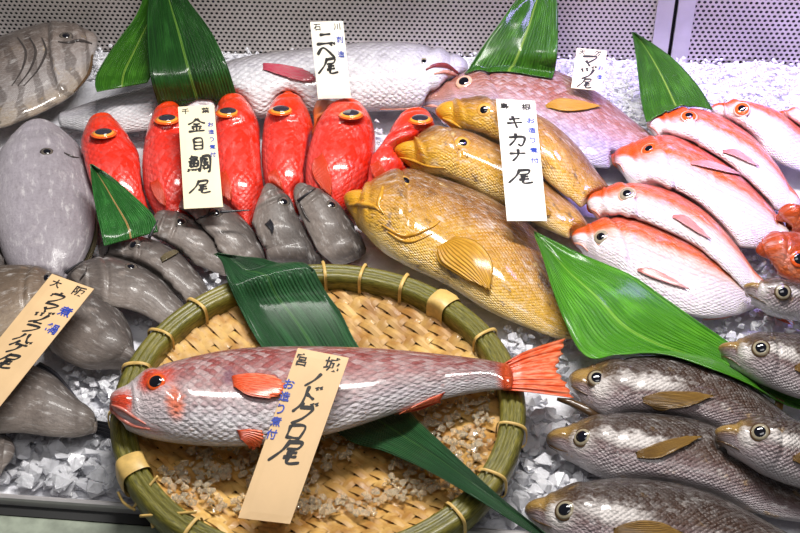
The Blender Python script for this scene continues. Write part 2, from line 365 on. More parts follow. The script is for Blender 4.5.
def fish(name, D, V, mat, label, cat, group=None, T=.024, base=0.0, roll=0.0, op=.27, opa=.0016, nt=100, na=36, push=True, skip=(), blunt=.5, th=TH, sec=(.95, 1.15), vs_=.5):
    f = Fish(); f.root = None
    n = len(D); f.DW, f.VW, f.H, f.CW, f.WW, f.NN, f.TT = [], [], [], [], [], [], []
    ts = [i / (nt - 1) for i in range(nt)]
    for t in ts:
        tt = T * interp(th, t); h = listval(base, t) + .72 * tt + .0015
        d = catmull(D, t); v = catmull(V, t)
        f.DW.append(P(d[0], d[1], h + roll)); f.VW.append(P(v[0], v[1], h - roll)); f.TT.append(tt); f.H.append(h)
    for i in range(nt):
        f.CW.append((f.DW[i] + f.VW[i]) / 2); f.WW.append((f.DW[i] - f.VW[i]) / 2)
    for i in range(nt):
        ax = (f.CW[min(i + 2, nt - 1)] - f.CW[max(i - 2, 0)]).normalized(); nn = ax.cross(f.WW[i].normalized())
        if nn.z < 0: nn = -nn
        f.NN.append(nn.normalized())
    L = sum((f.CW[i + 1] - f.CW[i]).length for i in range(nt - 1)); f.L = L
    Hm = max(w.length for w in f.WW)
    rows = []
    w0 = f.WW[0].length; ax0 = (f.CW[0] - f.CW[3]).normalized(); ax1 = (f.CW[-1] - f.CW[-4]).normalized(); w1 = f.WW[-1].length
    for k in (0.06, .45, .8): rows.append((0, f.CW[0] + ax0 * w0 * blunt * math.sqrt(1 - k * k), k, 0.0))
    for i in range(nt): rows.append((i, f.CW[i], 1.0, ts[i]))
    for k in (.8, .45, .06): rows.append((nt - 1, f.CW[-1] + ax1 * w1 * .35 * math.sqrt(1 - k * k), k, 1.0))
    vs, fs, tv, ph = [], [], [], []
    for i, c, k, t in rows:
        for j in range(na):
            a = 2 * math.pi * j / na; ca, sa = math.cos(a), math.sin(a)
            x = math.copysign(abs(ca) ** sec[0], ca); y = math.copysign(abs(sa) ** sec[1], sa) * (1 if sa > 0 else .72)
            v01 = (math.cos(a - vs_) + 1) / 2
            p = c + f.WW[i] * (x * k) + f.NN[i] * (y * k * f.TT[i])
            if sa > 0 and opa:
                to = op + .045 * (1 - (2 * v01 - .9) ** 2) ; e = (t - to)
                p = p + f.NN[i] * (sa * opa * (math.exp(-((e + .02) / .025) ** 2) - 1.3 * math.exp(-((e - .012) / .009) ** 2)))
                to2 = op * .62 + .03 * (1 - (2 * v01 - .8) ** 2); e2 = t - to2
                p = p + f.NN[i] * (sa * opa * .6 * (math.exp(-((e2 + .015) / .02) ** 2) - math.exp(-((e2 - .01) / .008) ** 2)))
            vs.append(p); tv.append((t, v01)); ph.append((t * L, (a if a <= math.pi else 2 * math.pi - a) / math.pi * Hm * 2.1))
    R = len(rows)
    for i in range(R - 1):
        for j in range(na):
            j2 = (j + 1) % na; fs.append((i * na + j, i * na + j2, (i + 1) * na + j2, (i + 1) * na + j))
    fs.append(tuple(range(na - 1, -1, -1))); fs.append(tuple((R - 1) * na + j for j in range(na)))
    # make the winding outward
    q = fs[(R // 2) * na + na // 4]; nrm = (vs[q[1]] - vs[q[0]]).cross(vs[q[2]] - vs[q[0]])
    if nrm.dot(f.NN[nt // 2]) < 0: fs = [tuple(reversed(q)) for q in fs]
    if push: squeeze(vs, [c for _, c, _, _ in rows])
    lo = min(v.z for v in vs); c = sum(vs, Vector()) / len(vs)
    f.root = empty(name, Vector((c.x, c.y, lo)), label, cat, group)
    f.body = mesh('body', vs, fs, mat, f.root, uvs={'tv': tv, 'phys': ph})
    f.bvh = add_solid(f.root.name, vs, fs); f.name = f.root.name
    f.ts, f.nt, f.tv, f.faces = ts, nt, tv, fs
    return f
def on(f, px, py, off=.001, h=None):
    d = ray(px, py).normalized(); p, n, i, dist = f.bvh.ray_cast(CAM, d)
    if p is None:
        hh = h if h is not None else sum(f.H) / len(f.H); return P(px, py, hh), Vector((0, 0, 1)), False

    return p + n * off, n, True
def tv_at(f, px, py):
    p, n, k, d = f.bvh.ray_cast(CAM, ray(px, py).normalized()); vi = f.faces[k][0]; return f.tv[vi]
def dome(c, n, r, hgt, seg=20, rings=6, stretch=1.0, sx=None):
    a = n.cross(sx if sx is not None else Vector((0, 1, 0))).normalized(); b = n.cross(a)
    vs, fs = [c + n * hgt], []
    for i in range(1, rings + 1):
        w = (math.pi / 2) * i / rings
        for k in range(seg):
            q = 2 * math.pi * k / seg
            vs.append(c + n * (hgt * math.cos(w)) + (a * math.cos(q) * stretch + b * math.sin(q)) * (r * math.sin(w)))
    vs2 = [c - n * (r * .35)]
    for k in range(seg): fs.append((0, 1 + k, 1 + (k + 1) % seg))
    for i in range(rings - 1):
        for k in range(seg):
            k2 = (k + 1) % seg; A = 1 + i * seg; fs.append((A + k, A + seg + k, A + seg + k2, A + k2))
    b0 = len(vs); vs += vs2; A = 1 + (rings - 1) * seg
    for k in range(seg): fs.append((A + k, b0, A + (k + 1) % seg))
    return vs, fs
def eye(f, px, py, r, iris, pupil='pupil', pr=.58, stretch=1.0, ring=None, face=.2):
    p, n, ok = on(f, px, py, -.0002)
    n = (n * (1 - face) + (CAM - p).normalized() * face).normalized() if face >= 0 else Vector((0, .25, 1)).normalized()
    if ring:
        vs, fs = dome(p - n * .0006, n, r * 1.2, r * .2, stretch=stretch); mesh('eye_rim', vs, fs, M[ring], f.root)
    vs, fs = dome(p, n, r, r * .26, stretch=stretch); e = mesh('eye', vs, fs, M[iris], f.root)
    vs, fs = dome(p + n * r * .1, n, r * pr, r * .24, stretch=stretch); mesh('pupil', vs, fs, M[pupil], e)
def path_on(f, pts, off=.0004, n=18):
    out = []
    for i in range(n):
        p, nn, ok = on(f, *catmull(pts, i / (n - 1)), off)
        if not ok: p = f.bvh.find_nearest(p)[0]
        out.append(p)
    return out
def lip(f, pts, r, mat, name='lip'):
    vs, fs = tube(path_on(f, pts), [(0, r * .5), (.4, r), (1, r * .35)], 8); return mesh(name, vs, fs, M[mat], f.root)
def shell(grid, thick, nu, nv):
    """closed sheet from a grid of points [i][j]"""
    vs, fs = [], []; top, bot = [], []
    for i in range(nu + 1):
        for j in range(nv + 1):
            p = grid[i][j]; du = grid[min(i + 1, nu)][j] - grid[max(i - 1, 0)][j]; dv = grid[i][min(j + 1, nv)] - grid[i][max(j - 1, 0)]
            n = du.cross(dv); n = n.normalized() if n.length > 1e-12 else Vector((0, 0, 1))
            if n.z < 0: n = -n
            edge = thick if 0 < j < nv and 0 < i < nu else thick * .4
            top.append(p + n * edge * .5); bot.append(p - n * edge * .5)
    vs = top + bot; K = len(top); w = nv + 1
    for i in range(nu):
        for j in range(nv):
            a, b, c, d = i * w + j, i * w + j + 1, (i + 1) * w + j + 1, (i + 1) * w + j
            fs.append((a, b, c, d)); fs.append((K + d, K + c, K + b, K + a))
    for i in range(nu):
        fs.append((i * w, (i + 1) * w, K + (i + 1) * w, K + i * w)); a = i * w + nv; b = (i + 1) * w + nv; fs.append((b, a, K + a, K + b))
    for j in range(nv):
        fs.append((j + 1, j, K + j, K + j + 1)); a = nu * w + j; fs.append((a, a + 1, K + a + 1, K + a))
    uv = [(i / nu, j / nv) for i in range(nu + 1) for j in range(nv + 1)]
    q = fs[0]; nn = (vs[q[1]] - vs[q[0]]).cross(vs[q[2]] - vs[q[0]])
    if nn.dot(top[w + 1] - bot[w + 1]) < 0: fs = [tuple(reversed(x)) for x in fs]
    return vs, fs, uv + uv
LATE = []
def late(fn):
    def w(*a, **k): LATE.append((fn, a, k))
    return w
@late
def fin_on(f, A, B, mat, name='pectoral_fin', lift=.002, thick=.0008, nu=16, nv=14, jag=.06, rays=7, label=None):
    """a fin lying on the fish: rails A and B (pixels) from root to tip"""
    g = []
    for i in range(nu + 1):
        row = []
        for j in range(nv + 1):
            r = j / nv; s = i / nu * (1 - jag * abs(math.sin(r * rays * math.pi))) * (1 - .22 * (2 * r - 1) ** 2)
            a, b = catmull(A, s), catmull(B, s); x, y = lerp(a[0], b[0], r), lerp(a[1], b[1], r)
            p, n, ok = on(f, x, y, .0012); row.append((p, n, ok))
        g.append(row)
    hz = sorted(p.z for row in g for p, n, ok in row if ok); zz = hz[len(hz) // 2] if hz else sum(f.H) / len(f.H)
    G = []
    for i, row in enumerate(g):
        o = []
        for j, (p, n, ok) in enumerate(row):
            if not ok:
                d = (p - CAM).normalized(); p = CAM + d * ((max(zz - .012, .004) - CAM.z) / d.z); n = Vector((0, 0, 1))
            o.append(p + n * (lift * .6 * math.sin(min(1, i / nu) * math.pi * .6) - (.0022 if i == 0 else 0) + .0003 * math.sin(j * 1.9)))
        G.append(o)
    for _ in range(3):          # relax
        H = [[p.copy() for p in r] for r in G]
        for i in range(1, nu):
            for j in range(1, nv): G[i][j] = (H[i - 1][j] + H[i + 1][j] + H[i][j - 1] + H[i][j + 1]) / 4
    vs, fs, uv = shell(G, thick, nu, nv); vs = push_out([Vector(v) for v in vs], .0018, skip=(f.name,))
    return mesh(name, vs, fs, M[mat], f.root, uvs={'tv': uv}, label=label)
@late
def dorsal(f, t0, t1, hgt, mat, spines=11, name='dorsal_fin', side=1, sag=.0):
    nu, nv = 5, spines * 4; G = []
    for i in range(nu + 1):
        row = []
        for j in range(nv + 1):
            r = j / nv; t = lerp(t0, t1, r); k = t * (f.nt - 1); a = int(min(k, f.nt - 2)); fr = k - a
            edge = (lerp(f.DW[a], f.DW[a + 1], fr) if side > 0 else lerp(f.VW[a], f.VW[a + 1], fr))
            w = lerp(f.WW[a], f.WW[a + 1], fr).normalized() * side
            ax = (f.CW[min(a + 2, f.nt - 1)] - f.CW[max(a - 2, 0)]).normalized()
            env = min(1, r / .12) * min(1, (1 - r) / .3) ; z = 1 - .4 * abs(math.sin(r * spines * math.pi))
            s = i / nu; p = edge - w * .002 + (w + ax * .55) * (hgt * env * z * s) + f.NN[a] * (-.0015 * s); p.z = max(p.z, .002)
            row.append(p)
        G.append(row)
    vs, fs, uv = shell(G, .0012, nu, nv)
    vs = push_out([Vector(v) for v in vs], .0018, skip=(f.name,))
    return mesh(name, vs, fs, M[mat], f.root, uvs={'tv': uv})
@late
def tail(f, ln, spread, mat, fork=.45, name='tail_fin'):
    nu, nv = 10, 28; G = []; ax = (f.CW[-1] - f.CW[-5]).normalized(); w = f.WW[-1].normalized(); w0 = f.WW[-1].length
    for i in range(nu + 1):
        s = i / nu; row = []
        for j in range(nv + 1):
            r = j / nv * 2 - 1; l = ln * (1 - fork * (1 - abs(r) ** 1.2)) * (1 - .03 * abs(math.sin(j * 1.3)))
            p = f.CW[-1] + ax * (l * s - .004) + w * (r * lerp(w0 * .9, spread, s ** .8)); p.z = max(p.z + .0008 * math.sin(j), .002); row.append(p)
        G.append(row)
    vs, fs, uv = shell(G, .0014, nu, nv); vs = push_out([Vector(v) for v in vs], .0018, skip=(f.name,))
    return mesh(name, vs, fs, M[mat], f.root, uvs={'tv': uv})
def leaf(name, A, B, h, mat, label, over=(), under=(), fold=.004, thick=.0009, nu=48, nv=18, gap=.0026, wav=.0015, group=None, stalk=None, smooth=2):
    G = []
    ov = [s for s in SOLIDS if s[0] in over]
    for i in range(nu + 1):
        s = i / nu; row = []; a, b = catmull(A, s), catmull(B, s); hh = catmull([(x,) for x in h], s)[0] if isinstance(h, (list, tuple)) else h
        for j in range(nv + 1):
            r = j / nv; z = hh + fold * (abs(2 * r - 1) - .3) + wav * noise.noise(Vector((s * 4, r * 3, a[0] * .01)))
            row.append(P(lerp(a[0], b[0], r), lerp(a[1], b[1], r), z))
        G.append(row)
    for it in range(smooth + 1):
        for i in range(nu + 1):
            for j in range(nv + 1):
                p = G[i][j]
                for nm, bv, l, hi in ov:
                    q, n, k, d = bv.ray_cast(Vector((p.x, p.y, 1)), Vector((0, 0, -1)))
                    if q is not None and q.z + gap > p.z: p = Vector((p.x, p.y, q.z + gap))
                G[i][j] = p
        if it < smooth:
            H = [[p.z for p in r] for r in G]
            for i in range(1, nu):
                for j in range(nv + 1):
                    if H[i][j] > 0: G[i][j].z = max(H[i][j], (H[i - 1][j] + H[i + 1][j] + 2 * H[i][j]) / 4)
    vs, fs, uv = shell(G, thick, nu, nv)
    c = sum(vs, Vector()) / len(vs); c.z = min(v.z for v in vs)
    o = mesh(name, vs, fs, M[mat], None, off=c, uvs={'tv': uv}); tag(o, label, 'leaf', group)
    add_solid(o.name, vs, fs); return o

# ------------------------------------------------------------------ brush writing
DOT = [[(.72, .02), (.8, .16)], [(.88, -.03), (.96, .1)]]
GL = {
 'ni': [[(.2, .3), (.8, .26)], [(.05, .8), (.95, .74)]],
 'be': [[(.03, .62), (.35, .25), (.98, .82)]] + DOT,
 'no': [[(.75, .1), (.55, .5), (.2, .9)]],
 'do': [[(.38, .02), (.4, .98)], [(.4, .4), (.82, .62)]] + DOT,
 'gu': [[(.4, .03), (.1, .5)], [(.33, .26), (.85, .24), (.62, .7), (.25, .98)]] + DOT,
 'ro': [[(.18, .2), (.22, .88)], [(.18, .22), (.85, .18), (.8, .86)], [(.22, .82), (.8, .8)]],
 'ki': [[(.2, .32), (.8, .2)], [(.08, .62), (.92, .5)], [(.4, .03), (.62, .98)]],
 'ka': [[(.08, .36), (.86, .3), (.8, .8), (.66, .94), (.54, .8)], [(.45, .04), (.4, .5), (.08, .96)]],
 'na': [[(.06, .4), (.94, .34)], [(.54, .04), (.52, .5), (.2, .96)]],
 'u': [[(.5, 0), (.5, .2)], [(.14, .25), (.14, .5)], [(.14, .25), (.86, .24), (.72, .65), (.34, .96)]],
 'ma': [[(.08, .22), (.92, .18), (.5, .66)], [(.34, .5), (.66, .9)]],
 'du': [[(.14, .22), (.25, .46)], [(.42, .15), (.5, .4)], [(.85, .2), (.7, .65), (.28, .97)]] + DOT,
 'ra': [[(.25, .08), (.78, .07)], [(.1, .38), (.9, .36), (.72, .7), (.3, .97)]],
 'ha': [[(.36, .25), (.3, .6), (.06, .92)], [(.6, .2), (.75, .6), (.97, .9)]],
 'ge': [[(.34, .04), (.08, .5)], [(.3, .3), (.95, .28)], [(.65, .3), (.6, .64), (.33, .97)]] + DOT,
 'tail': [[(.42, .05), (.26, .5), (-.1, .98)], [(.36, .15), (.86, .1), (.8, .36), (.4, .42)], [(.46, .58), (.86, .52)], [(.4, .76), (.9, .68)], [(.66, .4), (.6, .88), (.74, .98), (1.1, .9)]],
 'kin': [[(.5, 0), (.3, .25), (0, .44)], [(.5, 0), (.7, .25), (1, .4)], [(.3, .43), (.7, .41)], [(.2, .63), (.8, .61)], [(.5, .42), (.5, .95)], [(.27, .7), (.35, .86)], [(.73, .7), (.63, .86)], [(.03, .98), (.97, .94)]],
 'me': [[(.25, .03), (.25, .97)], [(.25, .05), (.76, .05), (.76, .97)], [(.25, .34), (.75, .34)], [(.25, .62), (.75, .62)], [(.25, .92), (.75, .92)]],
 'tai': [[(.2, 0), (.05, .2)], [(.15, .1), (.4, .1), (.3, .25)], [(.08, .28), (.08, .65)], [(.08, .28), (.42, .28), (.42, .65)], [(.08, .46), (.42, .46)], [(.25, .28), (.25, .65)], [(.08, .64), (.42, .64)],
         [(.05, .78), (-.02, .94)], [(.18, .78), (.2, .9)], [(.3, .78), (.33, .9)], [(.43, .76), (.5, .92)],
         [(.6, .08), (.58, .5), (.5, .98)], [(.6, .08), (.97, .08), (.97, .9), (.88, .96)], [(.68, .25), (.89, .25)], [(.78, .15), (.78, .42)], [(.66, .43), (.92, .43)], [(.69, .57), (.69, .8)], [(.69, .57), (.88, .57), (.88, .8)], [(.69, .78), (.88, .78)]],
}
def font_faces(ch):
    cu = bpy.data.curves.new('glyph', 'FONT'); cu.body = ch; cu.offset = .018; o = bpy.data.objects.new('glyph', cu); COL.objects.link(o)
    dg = bpy.context.evaluated_depsgraph_get(); ev = o.evaluated_get(dg); m = ev.to_mesh()
    v = [(p.co.x, p.co.y) for p in m.vertices]; f = [tuple(q.vertices) for q in m.polygons]; ev.to_mesh_clear()
    bpy.data.objects.remove(o); bpy.data.curves.remove(cu)
    if not v: return [], []
    x0, x1 = min(a for a, b in v), max(a for a, b in v); y0, y1 = min(b for a, b in v), max(b for a, b in v); k = max(x1 - x0, y1 - y0)
    return [((a - (x0 + x1) / 2) / k + .5, .5 - (b - (y0 + y1) / 2) / k) for a, b in v], f
def stroke(pts, w):
    n = max(6, 5 * len(pts)); L = []
    for i in range(n):
        t = i / (n - 1); p = catmull(pts, t); q = catmull(pts, min(1, t + .02)); o = catmull(pts, max(0, t - .02))
        dx, dy = q[0] - o[0], q[1] - o[1]; l = math.hypot(dx, dy) or 1
        k = w * (1.0 - .45 * t + .18 * math.sin(t * 9)) * (.7 if i in (0, n - 1) else 1)
        L.append((p[0] - dy / l * k, p[1] + dx / l * k, p[0] + dy / l * k, p[1] - dx / l * k))
    v, f = [], []
    for a in L: v += [(a[0], a[1]), (a[2], a[3])]
    for i in range(n - 1): f.append((2 * i, 2 * i + 1, 2 * i + 3, 2 * i + 2))
    return v, f
def card(C, hs, label, brush, small=(), blue=(), mat='card', thick=.0012, bend=.0, group='handwritten price tags'):
    """C: corner pixels top-left, top-right, bottom-right, bottom-left; hs: heights top, bottom"""
    TL, TR, BR, BL = P(*C[0], hs[0]), P(*C[1], hs[0]), P(*C[2], hs[1]), P(*C[3], hs[1])
    W = (TR - TL).length; Ln = ((BL - TL).length + (BR - TR).length) / 2; asp = Ln / W
    nrm = (BL - TL).cross(TR - TL).normalized(); nrm = nrm if nrm.dot(CAM - TL) > 0 else -nrm
    def at(u, v, o=0): return lerp(lerp(TL, TR, u), lerp(BL, BR, u), v) + nrm * (o + bend * math.sin(v * math.pi))
    nu, nv = 24, 6; G = [[at(j / nv, i / nu) for j in range(nv + 1)] for i in range(nu + 1)]
    vs, fs, uv = shell(G, thick, nu, nv); c = at(.5, 1); root = empty('price_tag', c, label, 'price tag', group)
    mesh('card', vs, fs, M[mat], root, uvs={'tv': uv}, smooth=False); add_solid(root.name, vs, fs)
    def put(items, name, m, w):
        V, F = [], []
        for g, u, v, s, sl in items:
            s = s * (1.12 if g in GL else 1)
            parts = [stroke(q, w) for q in GL[g]] if g in GL else [font_faces(g)]
            for pv, pf in parts:
                if not pf: continue
                b = len(V)
                for lift in (.0001, .0003):
                    for x, y in pv:
                        X, Y = x - .5 - sl * (y - .5), y - .5
                        V.append(at(u + X * s, v + Y * s / asp, thick * .5 + lift))
                k = len(pv)
                for q in pf: F.append(tuple(b + k + i for i in q)); F.append(tuple(b + i for i in reversed(q)))
        if V: mesh(name, V, F, M[m], root, smooth=False)
    put(brush, 'brush_writing', 'ink', .082); put(small, 'small_writing', 'ink', .06); put(blue, 'blue_writing', 'blue_ink', .07)
    return root
# ================================================================== basket
RIM = .048
PL, PR = P(111, 398, RIM), P(526, 398, RIM)
BC = (PL + PR) / 2; BR_ = (PR - PL).length / 2; BC.z = 0
basket = empty('bamboo_basket', Vector((BC.x, BC.y, .004)), 'round shallow woven bamboo basket holding one rosy silver fish', 'basket')
def dish(r): return .006 + .030 * (r / BR_) ** 2
def lathe(prof, seg=160, c=BC):
    vs, fs, uv = [], [], []
    for k in range(seg):
        a = 2 * math.pi * k / seg
        for i, (r, z) in enumerate(prof): vs.append(c + Vector((r * math.cos(a), r * math.sin(a), z))); uv.append((abs(k / seg * 2 - 1) * 4, i / len(prof)))
    n = len(prof)
    for k in range(seg):
        for i in range(n): fs.append((k * n + i, ((k + 1) % seg) * n + i, ((k + 1) % seg) * n + (i + 1) % n, k * n + (i + 1) % n))
    return vs, fs, uv
R = BR_
prof = [(R - .019, RIM - .022), (R - .0195, RIM - .006), (R - .018, RIM - .002), (R - .0145, RIM - .0005), (R - .0135, RIM - .0035), (R - .0125, RIM - .0005), (R - .009, RIM), (R - .0082, RIM - .003), (R - .0075, RIM - .0005),
        (R - .003, RIM - .002), (R, RIM - .006), (R - .0012, RIM - .009), (R - .0002, RIM - .0115), (R - .001, RIM - .019), (R - .004, RIM - .022), (R - .011, RIM - .024)]
vs, fs, uv = lathe(prof); mesh('rim', vs, fs, M['bamboo'], basket, uvs={'tv': uv})
w = .5 * .0112
def strips(ang, pitch, width, cross, shift, up):
    vs, fs = [], []; d = Vector((math.cos(ang), math.sin(ang), 0)); e = Vector((-d.y, d.x, 0)); K = int(R / pitch) + 1
    for k in range(-K, K + 1):
        v = (k + .5) * pitch; half = math.sqrt(max(0, (R - .013) ** 2 - v * v))
        if half < .01: continue
        n = max(4, int(half * 2 / (cross * .2))); b = len(vs); jit = random.uniform(-.03, .03)
        for i in range(n + 1):
            u = -half + 2 * half * i / n; ph = ((u / cross + k * shift) % 3) / 3
            z0 = up + .0013 * math.cos(2 * math.pi * ph)
            for s, dz in ((-1, -.0004), (0, .0003), (1, -.0004)):
                q = d * u + e * (v + (s * .5 + jit) * width); z = dish(q.length) + .0026 + z0 + dz
                vs.append(Vector((BC.x + q.x, BC.y + q.y, z)))
        for i in range(n):
            for s in (0, 1): a = b + i * 3 + s; fs.append((a, a + 3, a + 4, a + 1))
    return vs, fs
A1 = math.radians(-42)
parts = join([strips(A1, .0074, .0068, .0098, 1.0, .0003), strips(A1 + math.pi / 2, .0098, .0088, .0074, 1.0, -.0004)])
flip = [tuple(reversed(f)) if (Vector(parts[0][f[1]]) - Vector(parts[0][f[0]])).cross(Vector(parts[0][f[2]]) - Vector(parts[0][f[1]])).z < 0 else f for f in parts[1]]
mesh('woven_mat', parts[0], flip, M['weave'], basket, smooth=False)
rr = [R * i / 14 for i in range(1, 15)]
pr = [(r, dish(min(r, R - .012)) - .0022) for r in [.002] + [x for x in rr if x < R - .014] + [R - .013]] ; pr2 = pr + [(r, z + .0015) for r, z in reversed(pr)]
vs, fs, uv = lathe(pr2, 96); mesh('weave_gap_shade', vs, fs, M['weave_shade'], basket)  # dark dish added under the strips so the weave gaps read as shaded
solid_prof = [(.001, dish(0) - .003)] + [(r, dish(r) - .003) for r in rr if r < R - .02] + [(R - .004, RIM - .0235), (R + .0005, RIM - .012), (R, RIM - .004), (R - .008, RIM + .001), (R - .018, RIM), (R - .02, RIM - .01)] + [(r, dish(r) + .0045) for r in reversed(rr) if r < R - .02] + [(.001, dish(0) + .0045)]
vs, fs, uv = lathe(solid_prof, 120)
q = fs[len(solid_prof) - 3]
bm = bmesh.new(); bvv = [bm.verts.new(v) for v in vs]
for f_ in fs: bm.faces.new([bvv[i] for i in f_])
bmesh.ops.recalc_face_normals(bm, faces=bm.faces); bm.verts.index_update(); vs = [v.co.copy() for v in bm.verts]; fs = [tuple(v.index for v in f_.verts) for f_ in bm.faces]; bm.free()
add_solid('basket', vs, fs)
def binding(ang, wid=.0032, mat='cane', name='binding', label=None, tilt=0):
    pf = [(R - .0207, RIM - .022), (R - .0208, RIM - .004), (R - .017, RIM + .0012), (R - .008, RIM + .0016), (R - .001, RIM - .001), (R + .0016, RIM - .007), (R + .0014, RIM - .02), (R - .004, RIM - .0245), (R - .012, RIM - .026)]
    pf = [catmull(pf + pf[:1], i / 40) for i in range(40)]
    vs, fs = [], []; n = len(pf)
    for s in (-1, -.5, .5, 1):
        for i, (r, z) in enumerate(pf):
            a = ang + (s * wid / 2 + tilt * (r - R)) / R; k = .0006 if abs(s) < .9 else -.0004
            vs.append(BC + Vector(((r + k) * math.cos(a), (r + k) * math.sin(a), z + k)))
    for s in range(3):
        for i in range(n): i2 = (i + 1) % n; fs.append((s * n + i, s * n + i2, (s + 1) * n + i2, (s + 1) * n + i))
    mesh(name, vs, fs, M[mat], basket, label=label)
def ang_of(px, py): q = P(px, py, RIM) - BC; return math.atan2(q.y, q.x)
for px, py in [(188, 297), (154, 330), (131, 365), (120, 410), (196, 522), (255, 532), (315, 533), (380, 523), (446, 504), (484, 468), (515, 425), (499, 326), (411, 268), (368, 256), (323, 250)]:
    binding(ang_of(px, py), random.uniform(.0026, .0036), tilt=random.uniform(-.2, .2))
binding(ang_of(456, 288), .019, 'cane', 'wide_wrap', 'wide pale cane wrap over the rim joint')
binding(ang_of(136, 462), .019, 'cane', 'wide_wrap', 'wide pale cane wrap over the rim joint')
for pts in ([(158, 476, .05), (146, 490, .045), (134, 507, .03)], [(196, 512, .05), (170, 514, .045), (140, 516, .04)], [(155, 505, .035), (152, 520, .03), (153, 528, .028)], [(118, 492, .03), (124, 503, .028), (135, 510, .03)]):
    c = [P(*catmull([p[:2] for p in pts], i / 11), listval([p[2] for p in pts], i / 11)) for i in range(12)]
    vs, fs = tube(c, .0011, 6); mesh('loose_tie_end', vs, fs, M['cane'], basket)

# ================================================================== basket leaf, rosy fish
LF = leaf('aspidistra_leaf', [(214, 254), (222, 262), (229, 285), (243, 315), (262, 348), (300, 395), (345, 438), (385, 452), (430, 472), (480, 501), (525, 529), (548, 540)],
     [(217, 253), (240, 256), (268, 260), (300, 275), (336, 310), (357, 345), (390, 385), (414, 416), (440, 441), (472, 471), (503, 499), (550, 537)],
     [.06, .059, .052, .035, .024, .02, .022, .03, .048, .055, .05, .04], 'leaf_blue', 'deep green leaf running under the rosy fish and out over the basket rim', over=('basket',), fold=.003, nu=90, smooth=3, gap=.004)
ROSY = fish('rosy_seabass', [(112, 402), (125, 390), (145, 377), (180, 365), (225, 354), (270, 350), (330, 350), (390, 352), (450, 357), (490, 362), (508, 364)],
     [(113, 412), (127, 427), (147, 436), (185, 442), (230, 445), (280, 442), (340, 430), (400, 411), (450, 397), (490, 390), (508, 390)],
     M['rosy'], 'rosy silver fish with orange tail lying across the bamboo basket', 'fish', T=.024, base=[.0518, .043, .0375, .036, .0385, .0515], op=.24, opa=.0022, skip=())
f = ROSY
def pat(px, py, rt, rv, c): t, v = tv_at(ROSY, px, py); return (c, t, v, rt, rv)
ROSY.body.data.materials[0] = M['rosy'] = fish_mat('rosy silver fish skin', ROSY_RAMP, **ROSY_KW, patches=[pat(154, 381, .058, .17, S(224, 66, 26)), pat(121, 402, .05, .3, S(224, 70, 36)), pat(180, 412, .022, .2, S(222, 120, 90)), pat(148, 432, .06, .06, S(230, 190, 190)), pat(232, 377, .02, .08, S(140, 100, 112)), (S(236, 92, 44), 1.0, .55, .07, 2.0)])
eye(f, 156, 382, .0072, 'i_orange', pr=.74)
lip(f, [(112, 410), (122, 419), (135, 426), (150, 429)], .0016, 'm_rosy', 'lower_lip'); lip(f, [(112, 405), (122, 409), (134, 417), (146, 424)], .0015, 'm_rosy', 'upper_lip')
fin_on(f, [(231, 377), (255, 376), (288, 381)], [(233, 387), (250, 398), (284, 402)], 'f_orange', lift=.004, label='orange pectoral fin')
fin_on(f, [(236, 430), (252, 429), (268, 431)], [(240, 438), (250, 446), (254, 455)], 'f_orange', 'pelvic_fin', lift=.002, label='orange pelvic fin')
fin_on(f, [(445, 392), (425, 399), (392, 414)], [(440, 402), (420, 411), (394, 416)], 'f_orange', 'anal_fin', lift=.002)
# tail fin traced as a free fan
@late
def fan(f, A, B, h, mat, name='tail_fin', jag=.05, rays=8, nu=14, nv=28, fork=.0):
    G = []
    for i in range(nu + 1):
        row = []
        for j in range(nv + 1):
            r = j / nv; s = i / nu * (1 - jag * abs(math.sin(r * rays * math.pi)) - fork * (1 - abs(2 * r - 1))); a, b = catmull(A, s), catmull(B, s)
            row.append(P(lerp(a[0], b[0], r), lerp(a[1], b[1], r), listval(h, s) + .0008 * math.sin(r * rays * 6.28)))
        G.append(row)
    vs, fs, uv = shell(G, .0014, nu, nv); vs = push_out([Vector(v) for v in vs], .0008, skip=(f.name,) if f else ())
    return mesh(name, vs, fs, M[mat], f.root, uvs={'tv': uv})
fan(f, [(503, 364), (520, 354), (540, 346), (566, 338)], [(503, 390), (520, 391), (545, 394), (574, 398)], [.0535, .056, .054, .05], 'f_orange', fork=.16)
ROSY_TAIL = None

# ================================================================== brown grunts, lower right
G4 = fish('grunt', [(717, 436), (740, 426), (770, 423), (800, 426), (840, 437), (880, 456), (910, 474)], [(718, 442), (740, 458), (770, 474), (800, 486), (840, 494), (880, 490), (912, 482)],
     M['grunt'], 'brown grunt fish whose head overlaps the back of the second grunt', 'fish', 'brown grunts on the ice', T=.022, base=[.03, .02, .012], op=.3)
G5 = fish('grunt', [(722, 352), (740, 345), (765, 338), (800, 338), (840, 346), (880, 365), (910, 383)], [(722, 357), (740, 370), (770, 384), (800, 397), (840, 405), (880, 401), (912, 391)],
     M['grunt'], 'brown grunt fish at the right edge with its head on the bright leaf', 'fish', 'brown grunts on the ice', T=.021, base=[.024, .016, .008], op=.3)
G6 = fish('grunt', [(746, 290), (765, 287), (785, 286), (830, 291), (870, 305), (900, 319)], [(747, 295), (760, 306), (785, 316), (810, 320), (850, 323), (880, 323), (902, 324)][:6] ,
     M['grunt'], 'pale bellied grunt fish highest of the grunts at the right edge', 'fish', 'brown grunts on the ice', T=.018, base=[.022, .012, .006], op=.3)
G3 = fish('grunt', [(531, 513), (550, 500), (580, 488), (620, 482), (660, 484), (700, 493), (740, 509), (780, 531), (820, 555)], [(532, 521), (550, 539), (600, 562), (660, 572), (720, 572), (780, 573), (822, 570)],
     M['grunt'], 'brown grunt fish cut off by the bottom edge of the picture', 'fish', 'brown grunts on the ice', T=.024, base=.002, op=.27)
